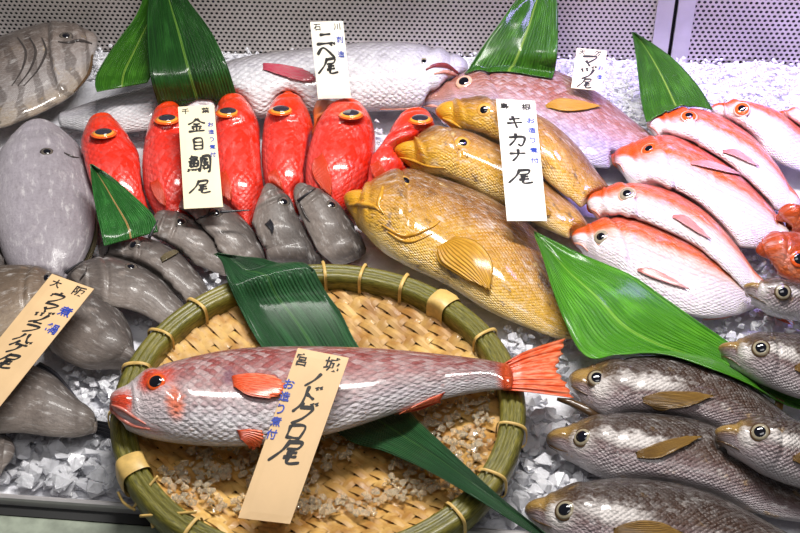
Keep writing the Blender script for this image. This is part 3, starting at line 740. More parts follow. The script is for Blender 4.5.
G2 = fish('grunt', [(549, 440), (570, 430), (600, 421), (640, 417), (690, 422), (730, 437), (770, 462), (800, 487), (840, 514)], [(550, 447), (570, 460), (600, 475), (650, 489), (700, 497), (740, 508), (780, 519), (845, 526)],
     M['grunt'], 'brown grunt fish in the middle of three, its golden pectoral fin folded back', 'fish', 'brown grunts on the ice', T=.022, base=.002, op=.27)
G1 = fish('grunt', [(571, 379), (590, 370), (615, 364), (660, 360), (705, 365), (740, 382), (775, 407), (810, 431), (850, 455)], [(572, 392), (590, 408), (620, 420), (660, 428), (700, 431), (740, 438), (780, 450), (852, 466)],
     M['grunt'], 'brown grunt fish with open mouth next to the orange tail of the basket fish', 'fish', 'brown grunts on the ice', T=.022, base=[.004, .002, .001], op=.27)
for f, ex, ey, r in ((G1, 597, 378, .0075), (G2, 582, 437, .0076), (G3, 565, 510, .0078), (G4, 760, 432, .0072), (G5, 761, 348, .0072), (G6, 783, 292, .0068)):
    eye(f, ex, ey, r * .88, 'i_silver', pr=.74, ring='m_brown')
lip(G1, [(571, 386), (578, 390), (588, 395)], .0009, 'm_brown', 'upper_lip'); lip(G2, [(549, 444), (558, 449), (568, 452)], .0008, 'm_brown', 'mouth'); lip(G3, [(532, 518), (541, 523), (552, 527)], .0008, 'm_brown', 'mouth')
lip(G4, [(718, 440), (728, 444), (740, 450)], .0008, 'm_brown', 'mouth'); lip(G5, [(723, 356), (731, 359), (741, 366)], .0008, 'm_brown', 'mouth'); lip(G6, [(748, 294), (756, 298), (766, 303)], .0008, 'm_brown', 'mouth')
# open lower jaw of the first grunt
c = [P(*p, h) for p, h in (((600, 417), .012), ((585, 409), .013), ((570, 402), .015), ((557, 399), .017))]
vs, fs = tube(c, [(0, .006), (.5, .0042), (1, .0016)], 10, .8); mesh('lower_jaw', push_out(vs, skip=(G1.name,)), fs, M['m_brown'], G1.root)
fin_on(G1, [(641, 398), (660, 393), (690, 393), (716, 396)], [(642, 402), (660, 408), (690, 406), (714, 398)], 'f_brown'); fin_on(G2, [(634, 453), (655, 445), (680, 439), (702, 437)], [(636, 458), (658, 459), (682, 449), (703, 439)], 'f_brown'); fin_on(G3, [(612, 529), (635, 522), (660, 524), (684, 533)], [(612, 536), (635, 544), (662, 542), (684, 536)], 'f_brown')
fin_on(G4, [(792, 456), (810, 451), (845, 461)], [(792, 460), (812, 468), (845, 464)], 'f_brown'); fin_on(G5, [(794, 366), (812, 361), (845, 371)], [(794, 370), (814, 378), (845, 374)], 'f_brown')
for f, s in ((G1, 10), (G2, 10), (G3, 11)): dorsal(f, .52 if f is G1 else .36, .86, .005 if f is G1 else .007, 'f_brown', s)
for f in (G1, G2, G3, G4, G5, G6): tail(f, .045, .03, 'f_brown', .4)

# ================================================================== pale snappers with orange backs
def snap(label, D, V, base, T=.019): return fish('snapper', D, V, M['snapper'], label, 'fish', 'pale orange-backed snappers', T=T, base=base, op=.27, opa=.0024)
W1 = snap('pale orange-backed snapper lying nearest the bright green leaf', [(574, 238), (587, 229), (605, 222), (635, 221), (665, 230), (695, 248), (725, 272), (748, 289), (760, 298)], [(575, 245), (590, 258), (620, 280), (660, 304), (700, 317), (735, 315), (752, 309), (762, 307)], [.004, .004, .002])
W2 = snap('pale orange-backed snapper second from the bright green leaf', [(591, 202), (603, 193), (620, 188), (645, 188), (675, 196), (705, 216), (735, 248), (757, 277), (768, 289)], [(590, 212), (605, 222), (640, 240), (690, 264), (730, 284), (755, 294), (768, 296)], [.012, .01, .014])
O1 = fish('red_fish', [(767, 248), (776, 240), (800, 237), (840, 247), (870, 262)], [(769, 257), (776, 268), (800, 280), (840, 283), (870, 276)], M['orange'], 'orange red fish at the right edge just above the grunts', 'fish', T=.02, base=[.014, .006])
O2 = fish('red_fish', [(784, 216), (800, 211), (840, 217)], [(786, 222), (802, 231), (840, 234)], M['orange'], 'small orange fish head showing above the larger orange fish at right', 'fish', T=.016, base=[.02, .012])
W3 = snap('pale orange-backed snapper in the middle of the row of five', [(614, 155), (630, 146), (650, 139), (672, 138), (700, 150), (730, 171), (760, 198), (780, 221), (792, 235)], [(616, 167), (640, 192), (680, 220), (720, 242), (755, 248), (780, 243), (793, 242)], [.012, .01, .014])
W4 = snap('pale orange-backed snapper second from the back of the row', [(650, 120), (665, 115), (690, 112), (715, 117), (745, 134), (772, 163), (790, 188), (800, 204)], [(649, 129), (665, 147), (700, 171), (740, 195), (772, 208), (790, 212), (802, 210)], [.012, .01, .016])
W5 = snap('pale orange-backed snapper at the back with its eye against the ice', [(714, 109), (730, 108), (748, 107), (770, 112), (800, 129), (840, 161)], [(716, 116), (735, 133), (770, 155), (800, 170), (850, 172)], [.012, .006])
W6 = snap('pale orange snapper barely showing behind the others at the right edge', [(776, 117), (800, 117), (830, 127), (860, 145)], [(778, 121), (800, 135), (830, 148), (862, 152)], [.006, .002], T=.016)
for f, ex, ey, ic in ((W1, 601, 237, 'i_silver'), (W2, 627, 194, 'i_silver'), (W3, 649, 149, 'i_orange'), (W4, 689, 116, 'i_orange'), (W5, 742, 109, 'i_orange')):
    eye(f, ex, ey, .0068, ic, pr=.62, ring='i_pink')
eye(O1, 799, 259, .0075, 'i_orange', pr=.7)
for f, a in ((W1, [(575, 243), (582, 245), (588, 251)]), (W2, [(591, 209), (597, 212), (601, 218)]), (W3, [(615, 162), (621, 165), (624, 172)]), (W4, [(650, 126), (656, 130), (660, 137)])): lip(f, a, .0012, 'm_pink', 'mouth')
fin_on(W1, [(637, 269), (655, 271), (692, 291)], [(637, 271), (653, 279), (691, 292)], 'f_pink'); fin_on(W3, [(690, 163), (710, 163), (745, 177)], [(690, 165), (708, 170), (744, 178)], 'f_pink'); fin_on(W2, [(672, 216), (688, 219), (712, 241)], [(672, 218), (684, 226), (711, 242)], 'f_pink'); fin_on(W4, [(722, 151), (738, 152), (760, 168)], [(722, 153), (735, 158), (759, 169)], 'f_pink')
for f in (W1, W2, W3, W4): dorsal(f, .3, .85, .005, 'f_red', 12)
fan(W1, [(742, 311), (725, 318), (702, 320)], [(746, 306), (728, 308), (708, 312)], .012, 'f_pink', 'anal_fin'); fan(W3, [(762, 247), (748, 245), (734, 244)], [(766, 240), (750, 236), (736, 236)], .02, 'f_pink', 'anal_fin')
tail(W1, .03, .02, 'f_orange'); tail(W2, .03, .02, 'f_orange'); tail(W3, .03, .02, 'f_orange'); tail(W4, .03, .02, 'f_orange')

# ================================================================== golden groupers
GR1 = fish('grouper', [(350, 201), (366, 199), (384, 186), (405, 176), (432, 181), (475, 195), (520, 220), (550, 249), (578, 284), (600, 308)], [(348, 210), (358, 225), (375, 243), (405, 262), (445, 282), (490, 310), (530, 328), (560, 338), (600, 338)],
     M['gold'], 'golden brown grouper in front with jutting lower jaw beside the basket rim', 'fish', 'golden brown groupers', T=.031, base=[.014, .006, .003], op=.31, opa=.003)
GR2 = fish('grouper', [(398, 154), (415, 148), (432, 138), (463, 140), (490, 151), (520, 168), (560, 198), (590, 230)], [(399, 160), (420, 171), (445, 181), (475, 189), (510, 203), (545, 226), (575, 240), (590, 242)],
     M['gold'], 'golden brown grouper in the middle of the three partly behind the price tag', 'fish', 'golden brown groupers', T=.028, base=[.02, .012, .003], op=.3, opa=.003)
GR3 = fish('grouper', [(442, 114), (455, 108), (480, 110), (510, 114), (540, 124), (575, 149), (600, 178), (610, 192)], [(443, 122), (460, 133), (490, 145), (520, 162), (555, 188), (580, 206), (604, 208)],
     M['gold'], 'golden brown grouper at the back against the pink bream', 'fish', 'golden brown groupers', T=.027, base=[.03, .022, .01], op=.3, opa=.0025)
for f, ex, ey in ((GR1, 406, 181), (GR2, 463, 143), (GR3, 484, 110)): eye(f, ex, ey, .0062, 'i_gold', pr=.66, ring='m_gold')
lip(GR1, [(349, 205), (362, 204), (375, 207), (381, 212)], .0024, 'm_gold', 'lower_lip'); lip(GR1, [(383, 187), (381, 196), (379, 206), (384, 214)], .0024, 'm_gold', 'upper_lip'); lip(GR2, [(399, 157), (412, 160), (428, 166), (446, 168)], .0013, 'm_gold', 'upper_lip'); lip(GR3, [(443, 118), (452, 122), (462, 128)], .0018, 'm_gold', 'mouth')
fin_on(GR1, [(452, 237), (475, 243), (491, 263), (494, 294)], [(437, 246), (440, 262), (462, 276), (488, 292)], 'f_gold', lift=.005, label='broad golden pectoral fin'); dorsal(GR1, .36, .8, .011, 'f_brown', 10)
lip(GR1, [(382, 225), (405, 236), (430, 228), (440, 221)], .0016, 'm_gold', 'gill_edge'); lip(GR1, [(388, 232), (408, 242), (432, 234)], .0014, 'm_gold', 'gill_edge')
fin_on(GR2, [(520, 195), (535, 200), (552, 212)], [(516, 203), (530, 214), (550, 218)], 'f_gold'); dorsal(GR3, .35, .85, .006, 'f_brown', 10)

# ================================================================== bright leaf over the tails
leaf('aspidistra_leaf', [(534, 231), (555, 241), (584, 255), (631, 275), (665, 298), (699, 322), (730, 343), (770, 372), (815, 408)], [(535, 236), (543, 258), (552, 288), (565, 322), (583, 354), (615, 366), (660, 372), (730, 398), (814, 412)],
     [.055, .052, .047, .042, .034, .026, .018, .012, .008], 'leaf_bright', 'bright green leaf lying between the front grouper and the grunts', over=(GR1.name, W1.name, G1.name), fold=.004, nu=60, smooth=4, gap=.0045)

# ================================================================== pink bream and silver croaker at the back
BREAM = fish('sea_bream', [(423, 104), (440, 94), (465, 79), (495, 69), (525, 67), (560, 75), (600, 96), (640, 128), (668, 148)], [(424, 108), (445, 114), (480, 124), (530, 142), (575, 162), (610, 168), (645, 164), (668, 158)],
     M['bream'], 'large pink brown sea bream behind the golden groupers', 'fish', T=.023, base=.004, op=.3, opa=.0025)
eye(BREAM, 464, 82, .0085, 'i_pink', pr=.66); fin_on(BREAM, [(545, 106), (562, 100), (602, 107)], [(546, 108), (568, 113), (601, 109)], 'f_gold', label='orange brown pectoral fin'); lip(BREAM, [(424, 106), (434, 106), (444, 109)], .0016, 'm_pink', 'mouth')
dorsal(BREAM, .3, .85, .006, 'f_pink', 12)

# ================================================================== grey filefish
def file(label, D, V, base, T=.013, mat='file', op=.3, th=((0, .3), (.12, .7), (.35, 1), (.6, .95), (.85, .7), (1, .4)), **k):
    n = len(D)
    o = [1.0 + .3 * (i / (n - 1)) for i in range(n)]; C = [((a[0] + b[0]) / 2, (a[1] + b[1]) / 2) for a, b in zip(D, V)]
    D = [(c[0] + (a[0] - c[0]) * q, c[1] + (a[1] - c[1]) * q) for a, c, q in zip(D, C, o)]; V = [(c[0] + (a[0] - c[0]) * q, c[1] + (a[1] - c[1]) * q) for a, c, q in zip(V, C, o)]
    return fish('filefish', D, V, M[mat], label, 'fish', 'grey filefish', T=T, base=base, op=op, opa=.0014, th=th, blunt=.25, sec=(.95, 1.4), vs_=.35, **k)
FA = file('grey filefish with its snout by the tan wooden slip', [(69, 273), (85, 263), (108, 260), (135, 268), (158, 282), (173, 297), (186, 312)], [(69, 280), (84, 292), (106, 303), (128, 306), (146, 312), (164, 322), (182, 328)], [.014, .012, .002])
FB = file('grey filefish with blunt snout below the small green leaf', [(102, 242), (128, 239), (152, 243), (176, 256), (193, 273), (205, 288)], [(101, 259), (122, 268), (142, 276), (162, 288), (182, 298), (198, 303)], [.014, .010, .002])
FC = file('grey filefish between the small leaf and the cream price tag', [(160, 211), (172, 213), (190, 220), (207, 233), (222, 248), (233, 262)], [(149, 232), (157, 243), (172, 250), (190, 259), (207, 266), (224, 274)], [.02, .012, .001])
FD = file('grey filefish overlapping the foot of the cream price tag among the red fish', [(188, 195), (205, 198), (225, 208), (243, 224), (257, 243), (264, 258)], [(179, 208), (188, 223), (202, 238), (218, 251), (236, 263), (252, 268)], [.026, .014, .001])
FF = file('grey filefish nearest the front grouper, snout up', [(301, 185), (315, 190), (334, 202), (346, 218), (357, 236), (363, 250), (364, 262)], [(293, 192), (296, 203), (303, 217), (313, 235), (322, 250), (336, 262)], [.026, .014, .001])
FE = file('grey filefish with a dark gill mark, snout up under the red fish', [(271, 186), (285, 195), (296, 209), (303, 226), (311, 244), (316, 260)], [(264, 188), (258, 202), (255, 218), (255, 235), (260, 251), (274, 262)], [.026, .014, .001])
F3 = file('grey filefish with pale belly half hidden under the tan wooden slip', [(62, 288), (88, 293), (112, 308), (126, 330), (132, 350), (134, 362)], [(50, 300), (46, 325), (55, 348), (85, 364), (115, 366), (132, 366)], [.006, .004, .001], T=.02)
F4 = file('brown grey filefish at the left edge under the tan wooden slip', [(64, 283), (46, 273), (20, 270), (-20, 275), (-60, 292), (-95, 310)], [(62, 292), (44, 312), (20, 328), (-20, 342), (-60, 340), (-95, 325)], [.014, .012, .004], T=.018, mat='file_brown')
F5 = file('grey filefish lowest at the left with its dark tail pointing at the basket', [(-100, 390), (-60, 372), (-20, 365), (20, 368), (50, 380), (78, 404), (94, 419)], [(-100, 400), (-60, 424), (-20, 430), (20, 428), (50, 431), (76, 433), (94, 431)], .01, T=.018)
fan(F5, [(88, 420), (100, 421), (113, 424)], [(88, 432), (100, 435), (113, 440)], .008, 'f_dark'); fan(F5, [(28, 372), (50, 384), (76, 407)], [(40, 362), (58, 374), (80, 402)], [.01, .008], 'f_dark', 'dorsal_fin')
F6 = file('dark grey filefish just showing at the left edge above the metal rail', [(-70, 440), (-45, 426), (-20, 424), (2, 434), (8, 446)], [(-70, 456), (-45, 474), (-20, 480), (-2, 474), (7, 460)], .002)
F1 = file('large pale lilac grey filefish lying snout up at the left', [(46, 126), (64, 133), (80, 152), (87, 180), (89, 210), (85, 240), (75, 264), (64, 280), (54, 290)], [(32, 126), (14, 136), (0, 157), (-4, 185), (-1, 215), (6, 243), (15, 266), (27, 281), (38, 290)], [.012, .008, .001], T=.02, mat='file_pale', op=.24)
F0 = file('darker grey filefish at the left edge beside the large pale filefish', [(-8, 182), (2, 200), (8, 222), (12, 250), (8, 272), (-5, 290)], [(-30, 182), (-50, 200), (-60, 222), (-58, 250), (-45, 272), (-25, 290)], .002, T=.02)
for f, ex, ey, r in ((FA, 131, 267, .0052), (FB, 133.5, 245, .0055), (FC, 181, 222, .0055), (FD, 215.5, 213, .0055), (FE, 284, 202, .005), (FF, 332, 205, .005), (F1, 47, 152, .0055), (F4, 46, 278, .005)):
    eye(f, ex, ey, r, 'i_dark', pr=.68, ring='m_grey')
def spine(f, pts, r=.0016):
    c = path_on(f, pts, .001, 10); vs, fs = tube(c, [(0, r), (1, r * .3)], 8); mesh('dorsal_spine', vs, fs, M['f_dark'], f.root)
def spike(f, pts, hs, r=.0016):
    c = [P(*catmull(pts, i / 9), listval(hs, i / 9)) for i in range(10)]; vs, fs = tube(c, [(0, r), (1, r * .25)], 8); mesh('dorsal_spine', vs, fs, M['f_dark'], f.root)
spike(FC, [(149, 238), (154, 228), (158, 220)], [.045, .05, .052]); spine(FD, [(214, 213), (205, 216), (197, 220)]); spike(FD, [(220, 212), (235, 211), (251, 210)], [.055, .055, .055])
spine(FF, [(299, 201), (307, 195), (316, 189)]); lip(FF, [(300, 203), (305, 214), (310, 222)], .0012, 'm_grey', 'gill_edge'); spike(FA, [(66, 273), (75, 266), (84, 260)], [.03, .034, .036])
lip(FA, [(80, 280), (85, 274), (87, 266)], .001, 'm_grey', 'mouth'); lip(FB, [(104, 255), (108, 251), (109, 246)], .001, 'm_grey', 'mouth'); lip(F1, [(64, 153), (72, 157), (79, 158)], .0011, 'm_grey', 'mouth')
fin_on(FE, [(265, 224), (270, 229), (272, 234)], [(270, 219), (274, 226), (273, 234)], 'f_dark', lift=.001); fin_on(FB, [(160, 259), (166, 254), (178, 250)], [(162, 263), (170, 259), (180, 253)], 'f_olive', lift=.001)
fan(F1, [(88, 212), (87, 240), (78, 268)], [(96, 214), (97, 242), (86, 268)], [.02, .012], 'f_olive', 'dorsal_fin')

# ================================================================== red alfonsino row
def widen(A, B, k):
    oa, ob = [], []
    for i, (a, b) in enumerate(zip(A, B)):
        q = k if i else 1.5; cx, cy = (a[0] + b[0]) / 2, (a[1] + b[1]) / 2
        oa.append((cx + (a[0] - cx) * q, cy + (a[1] - cy) * q)); ob.append((cx + (b[0] - cx) * q, cy + (b[1] - cy) * q))
    return oa, ob
def red(label, D, V, base=(.008, .004, .001), T=.028):
    D, V = widen(D, V, 1.12); n = len(D) - 1
    D = [(a[0], a[1] + 9 * (1 - i / n)) for i, a in enumerate(D)]; V = [(a[0], a[1] + 9 * (1 - i / n)) for i, a in enumerate(V)]
    return fish('alfonsino', D, V, M['red'], label, 'fish', 'red alfonsino standing in a row', blunt=.3, sec=(.85, .95), T=T, base=list(base), op=.34, opa=.0022, vs_=.15)
K5 = red('bright red fish, fifth from the left, leaning over an open orange jaw', [(352, 108), (362, 110), (370, 122), (372, 142), (366, 170), (353, 195), (336, 214), (326, 228)], [(345, 108), (332, 112), (320, 124), (314, 140), (309, 165), (309, 190), (312, 212), (316, 228)], (.014, .006, .001))
K6 = red('bright red fish at the right end of the row, tilted beside the golden groupers', [(424, 114), (432, 120), (432, 132), (420, 150), (405, 168), (390, 188), (372, 208)], [(414, 115), (402, 124), (385, 142), (369, 162), (358, 180), (350, 196), (350, 212)], (.012, .006, .001))
K4 = red('bright red fish, fourth from the left', [(291, 99), (301, 103), (310, 120), (313, 145), (310, 170), (302, 196), (295, 216), (290, 228)], [(286, 99), (277, 104), (268, 118), (265, 140), (265, 165), (270, 195), (276, 216), (280, 228)])
K3 = red('bright red fish just right of the cream price tag', [(233, 99), (244, 103), (255, 118), (262, 145), (263, 180), (258, 205), (250, 226), (244, 240)], [(228, 99), (221, 104), (216, 122), (215, 150), (218, 185), (226, 212), (232, 228), (236, 240)])
K2 = red('bright red fish just left of the cream price tag', [(170, 107), (179, 110), (191, 124), (203, 146), (207, 172), (205, 200), (196, 224), (188, 236)], [(166, 107), (159, 114), (150, 132), (146, 155), (148, 185), (158, 210), (168, 226), (176, 236)])
K1 = red('bright red fish at the left end of the row behind the small green leaf', [(106, 122), (114, 124), (126, 136), (138, 155), (145, 177), (147, 203), (142, 224), (134, 238)], [(101, 122), (93, 126), (85, 139), (82, 160), (87, 185), (100, 210), (112, 228), (122, 238)])
for f, ex, ey in ((K1, 103.5, 133), (K2, 167, 119), (K3, 228, 112), (K4, 281, 110), (K5, 351, 114), (K6, 420, 119)):
    eye(f, ex, ey, .0102, 'i_cream', 'pupil_grey', .8, ring='i_orange', face=-1)
vs, fs = tube([P(x, y, h) for x, y, h in ((322, 140, .03), (325, 128, .034), (329, 114, .037), (332, 106, .038))], [(0, .010), (.4, .015), (1, .0165)], 14, .4); vs = push_out(vs); add_solid('jaw', vs, fs); mesh('lower_jaw', vs, fs, M['orange'], K5.root)
fin_on(K5, [(322, 152), (329, 168), (334, 195)], [(316, 158), (314, 175), (330, 198)], 'f_red'); fin_on(K6, [(378, 160), (384, 170), (388, 186)], [(371, 164), (374, 176), (384, 190)], 'f_red'); fin_on(K3, [(226, 170), (231, 182), (234, 200)], [(219, 172), (220, 188), (230, 202)], 'f_red'); fin_on(K4, [(276, 168), (282, 182), (285, 196)], [(269, 172), (272, 186), (282, 198)], 'f_red'); fin_on(K2, [(158, 178), (164, 190), (168, 206)], [(151, 182), (156, 196), (166, 208)], 'f_red')

CRO = fish('croaker', [(459, 70), (448, 62), (430, 57), (395, 53), (350, 53), (300, 58), (250, 64), (200, 76), (150, 89), (100, 102), (62, 114)], [(460, 76), (455, 92), (440, 101), (405, 105), (365, 107), (310, 111), (255, 115), (200, 121), (140, 130), (95, 132), (62, 126)],
     M['croaker'], 'large silver croaker lying along the back under the small white price tag', 'fish', T=.032, base=.004, op=.2, opa=.0028, nt=150)
eye(CRO, 424, 62, .0052, 'i_silver', pr=.6); lip(CRO, [(458, 73), (446, 66), (434, 66), (426, 70)], .0028, 'm_red', 'mouth'); lip(CRO, [(459, 76), (446, 72), (434, 74)], .0022, 'm_pink', 'lower_lip')
fin_on(CRO, [(262, 64), (285, 67), (315, 73)], [(262, 70), (285, 78), (318, 86)], 'f_deep', lift=.003, label='pink tipped pectoral fin'); lip(CRO, [(380, 109), (410, 108), (430, 104), (438, 101)], .0014, 'm_pink', 'gill_edge')
DORY = fish('flatfish', [(92, 40), (80, 29), (60, 25), (40, 26), (15, 33), (-20, 45), (-60, 62), (-90, 77)], [(93, 47), (91, 72), (78, 89), (57, 104), (25, 119), (-10, 129), (-60, 120), (-90, 98)],
     M['dory'], 'striped brown grey flatfish in the back left corner', 'fish', T=.02, base=[.01, .006], op=.36, opa=.003)
eye(DORY, 66, 36, .006, 'i_dark', pr=.7, ring='m_grey'); lip(DORY, [(92, 44), (80, 41), (68, 43), (58, 42)], .002, 'm_grey', 'mouth'); lip(DORY, [(92, 55), (88, 74), (74, 92)], .002, 'm_brown', 'jaw_edge')
for k in range(3): lip(DORY, [(18 + 12 * k, 38), (26 + 10 * k, 52), (22 + 8 * k, 70), (12 + 6 * k, 86)], .0013, 'm_grey', 'gill_ridge')

for fn, a_, k_ in LATE: fn(*a_, **k_)
# ================================================================== leaves at the back
leaf('aspidistra_leaf', [(150, -25), (144, -5), (135, 17), (115, 44), (98, 71), (95, 84), (97, 92)], [(175, -25), (170, 0), (165, 20), (158, 50), (153, 68), (150, 78), (147, 83)], [.09, .078, .07, .062, .058, .056, .054], 'leaf_mid', 'green leaf folded behind the tall dark leaf at the back left', over=(CRO.name, DORY.name), group='upright leaves along the back')
leaf('aspidistra_leaf', [(158, -30), (149, 0), (147, 34), (150, 74), (156, 98), (160, 110)], [(166, -30), (190, 3), (210, 30), (226, 62), (235, 90), (238, 104)], [.10, .088, .08, .068, .045, .03], 'leaf_dark', 'tall dark green leaf standing above the cream price tag at the back left', over=(CRO.name,), group='upright leaves along the back', fold=.006)
leaf('aspidistra_leaf', [(545, -28), (518, -2), (499, 24), (481, 49), (467, 72), (464, 84)], [(552, -28), (557, 0), (558, 30), (557, 56), (555, 70), (552, 86)], [.10, .085, .07, .055, .04, .03], 'leaf_mid', 'broad green leaf standing behind the pink bream', over=(BREAM.name,), group='upright leaves along the back')
leaf('aspidistra_leaf', [(632, 32), (635, 50), (638, 75), (641, 100), (646, 122)], [(634, 32), (655, 45), (677, 62), (699, 87), (713, 110)], [.045, .042, .038, .034, .03], 'leaf_mid', 'pointed green leaf standing in the ice behind the pale snappers', over=(W4.name, BREAM.name), group='upright leaves along the back', smooth=3)
leaf('aspidistra_leaf', [(90, 164), (92, 185), (96, 210), (101, 233), (104, 246)], [(92, 164), (112, 177), (134, 196), (153, 215), (158, 232)], [.066, .058, .052, .046, .04], 'leaf_tan', 'small green leaf with tan rib in front of the leftmost red fish', over=(K1.name, K2.name), smooth=3)

# ================================================================== price tags
card([(178, 107), (214, 105), (223, 207), (184, 209)], (.082, .056), 'cream price tag standing between the second and third red fish', [('kin', .48, .2, .42, .05), ('me', .48, .39, .38, 0), ('tai', .48, .585, .52, .05), ('tail', .46, .8, .42, .1)], [('千', .2, .055, .2, 0), ('葉', .75, .055, .22, 0)], [(c, .86, .2 + .075 * i, .16, 0) for i, c in enumerate('お造り煮付')], mat='card_cream')
card([(310, 22), (343, 21), (351, 98), (318, 99)], (.115, .06), 'small white price tag standing over the silver croaker', [('ni', .4, .22, .5, .1), ('be', .4, .4, .5, .1), ('tail', .42, .57, .45, .1)], [('石', .2, .07, .22, 0), ('川', .8, .07, .2, 0)], [(c, .84, .24 + .19 * i, .2, 0) for i, c in enumerate('刺造')])
card([(577, 48), (607, 51), (601, 91), (571, 88)], (.062, .046), 'short cream price tag stuck at the back of the pink bream', [('ma', .45, .3, .5, .1), ('da' if 'da' in GL else 'du', .45, .6, .5, .1), ('tail', .45, .85, .36, .1)], [('天', .2, .1, .22, 0), ('然', .72, .1, .24, 0)], [(c, .88, .45 + .22 * i, .18, 0) for i, c in enumerate('お造')], mat='card_cream')
card([(496, 99), (535, 101), (547, 221), (507, 221)], (.086, .068), 'white price tag lying on the golden groupers', [('ki', .42, .2, .42, 0), ('ka', .44, .35, .44, 0), ('na', .42, .48, .42, 0), ('tail', .46, .65, .46, .1)], [('島', .2, .065, .24, 0), ('根', .76, .065, .26, 0)], [(c, .84, .18 + .085 * i, .2, 0) for i, c in enumerate('お造り煮付')])
card([(52, 274), (94, 289), (-6, 414), (-54, 404)], (.066, .062), 'tan wooden slip lying over the filefish at the left edge', [('u', .44, .15, .3, .3), ('ma', .44, .23, .3, .3), ('du', .42, .31, .34, .3), ('ra', .43, .39, .3, .3), ('ha', .45, .465, .3, .3), ('ge', .44, .545, .34, .3), ('tail', .45, .645, .36, .3)], [('大', .24, .055, .22, 0), ('阪', .78, .055, .26, 0)], [(c, .82, .22 + .14 * i, .27, 0) for i, c in enumerate('煮鍋')], mat='card_wood', group='tan wooden slips')
card([(298, 348), (349, 358), (290, 524), (238, 518)], (.093, .05), 'tan wooden slip leaning on the rosy fish in the basket', [('no', .5, .17, .34, .1), ('do', .5, .27, .38, .1), ('gu', .5, .375, .42, .1), ('ro', .5, .485, .36, .1), ('tail', .5, .6, .44, .1)], [('宮', .16, .065, .26, 0), ('城', .74, .06, .3, 0)], [(c, .08, .22 + .075 * i, .2, 0) for i, c in enumerate('お造り煮付')], mat='card_wood', group='tan wooden slips')

# ================================================================== ice
WL, WR = P(120, 42, 0), P(760, 55, 0)
wd = (WR - WL).normalized(); wa = math.atan2(wd.y, wd.x); wn = Vector((wd.y, -wd.x, 0))
def icez(x, y): return -.009 + .005 * noise.noise(Vector((x * 28, y * 28, 1))) + .0035 * noise.noise(Vector((x * 90, y * 90, 4)))
YF, YB = -.262, .352
nx, ny = 230, 128; vs = []
for j in range(ny + 1):
    for i in range(nx + 1):
        x = lerp(-.56, .56, i / nx); yb = WL.y + (x - WL.x) * wd.y / wd.x - .003; y = lerp(YF - .09 * (x + .27) + .003, yb, j / ny); vs.append(Vector((x, y, icez(x, y))))
fs = [(j * (nx + 1) + i, j * (nx + 1) + i + 1, (j + 1) * (nx + 1) + i + 1, (j + 1) * (nx + 1) + i) for j in range(ny) for i in range(nx)]
tv, tf = vs, fs
def chunk(c, s):
    bm = bmesh.new()
    for k in range(random.randint(9, 13)):
        d = Vector((random.gauss(0, 1), random.gauss(0, 1), random.gauss(0, 1))).normalized()
        bm.verts.new(c + Vector((d.x * s * random.uniform(.7, 1.2), d.y * s * random.uniform(.7, 1.2), d.z * s * random.uniform(.5, .8))))
    r = bmesh.ops.convex_hull(bm, input=bm.verts)
    bmesh.ops.delete(bm, geom=[g for g in bm.verts if not g.link_faces], context='VERTS'); bm.verts.index_update()
    o = ([v.co.copy() for v in bm.verts], [tuple(v.index for v in f_.verts) for f_ in bm.faces]); bm.free(); return o
def clear(p, r):
    for nm, b, lo, hi in SOLIDS:
        if any(p[i] < lo[i] - r or p[i] > hi[i] + r for i in range(3)): continue
        q, n, k, d = b.find_nearest(p)
        if q is not None and (d < r or (p - q).dot(n) < 0 and d < .05): return False
    return True
cs = []
def scatter(px0, py0, px1, py1, n, s0, s1, zl=.006):
    for _ in range(n):
        s = random.uniform(s0, s1); p = P(random.uniform(px0, px1), random.uniform(py0, py1), 0); p.z = random.uniform(-.006, zl)
        if p.y > WL.y + (p.x - WL.x) * wd.y / wd.x - .006 - s or p.y < YF - .09 * (p.x + .27) + .008 + s: continue
        if clear(p, s * 1.15): cs.append(chunk(p, s))
scatter(-10, 425, 150, 500, 420, .004, .0105); scatter(395, 395, 600, 540, 700, .004, .0105); scatter(60, 370, 130, 420, 120, .003, .006)
scatter(560, 46, 810, 125, 2600, .0012, .003, .001); scatter(90, 40, 560, 75, 1600, .0012, .003, .002); scatter(700, 225, 810, 345, 300, .003, .006); scatter(500, 330, 580, 370, 120, .003, .006, .01); scatter(120, 240, 220, 320, 160, .003, .005, .02); scatter(370, 130, 420, 200, 80, .003, .005, .015)
vs, fs = join([(tv, tf)] + cs)
o = mesh('crushed_ice', vs, fs, M['ice'], smooth=False); tag(o, 'bed of crushed ice under all the fish', 'ice', kind='stuff')
o.data.materials.append(M['ice_lump'])
for i, p in enumerate(o.data.polygons):
    p.use_smooth = i < len(tf)
    if i >= len(tf): p.material_index = 1
# small ice melting in the basket
cs = []
for _ in range(1700):
    px, py = random.uniform(130, 515), random.uniform(405, 520); q = P(px, py, .02); r = (Vector((q.x, q.y, 0)) - BC).length
    if r > R - .024: continue
    if noise.noise(Vector((px * .02, py * .02, 3))) < -.12: continue
    s = random.uniform(.0014, .0042); q.z = dish(r) + .0056 + s * .85
    ok = True
    for nm, b, lo, hi in SOLIDS:
        if nm == 'basket' or any(q[i] < lo[i] - s or q[i] > hi[i] + s for i in range(3)): continue
        x, n, k, d = b.find_nearest(q)
        if x is not None and (d < s * 1.2 or ((q - x).dot(n) < 0 and d < .04)): ok = False; break
    if ok: cs.append(chunk(q, s))
vs, fs = join(cs); o = mesh('melting_ice', vs, fs, M['melt'], smooth=False); tag(o, 'clear melting ice crumbs scattered on the front of the woven basket', 'ice', kind='stuff')

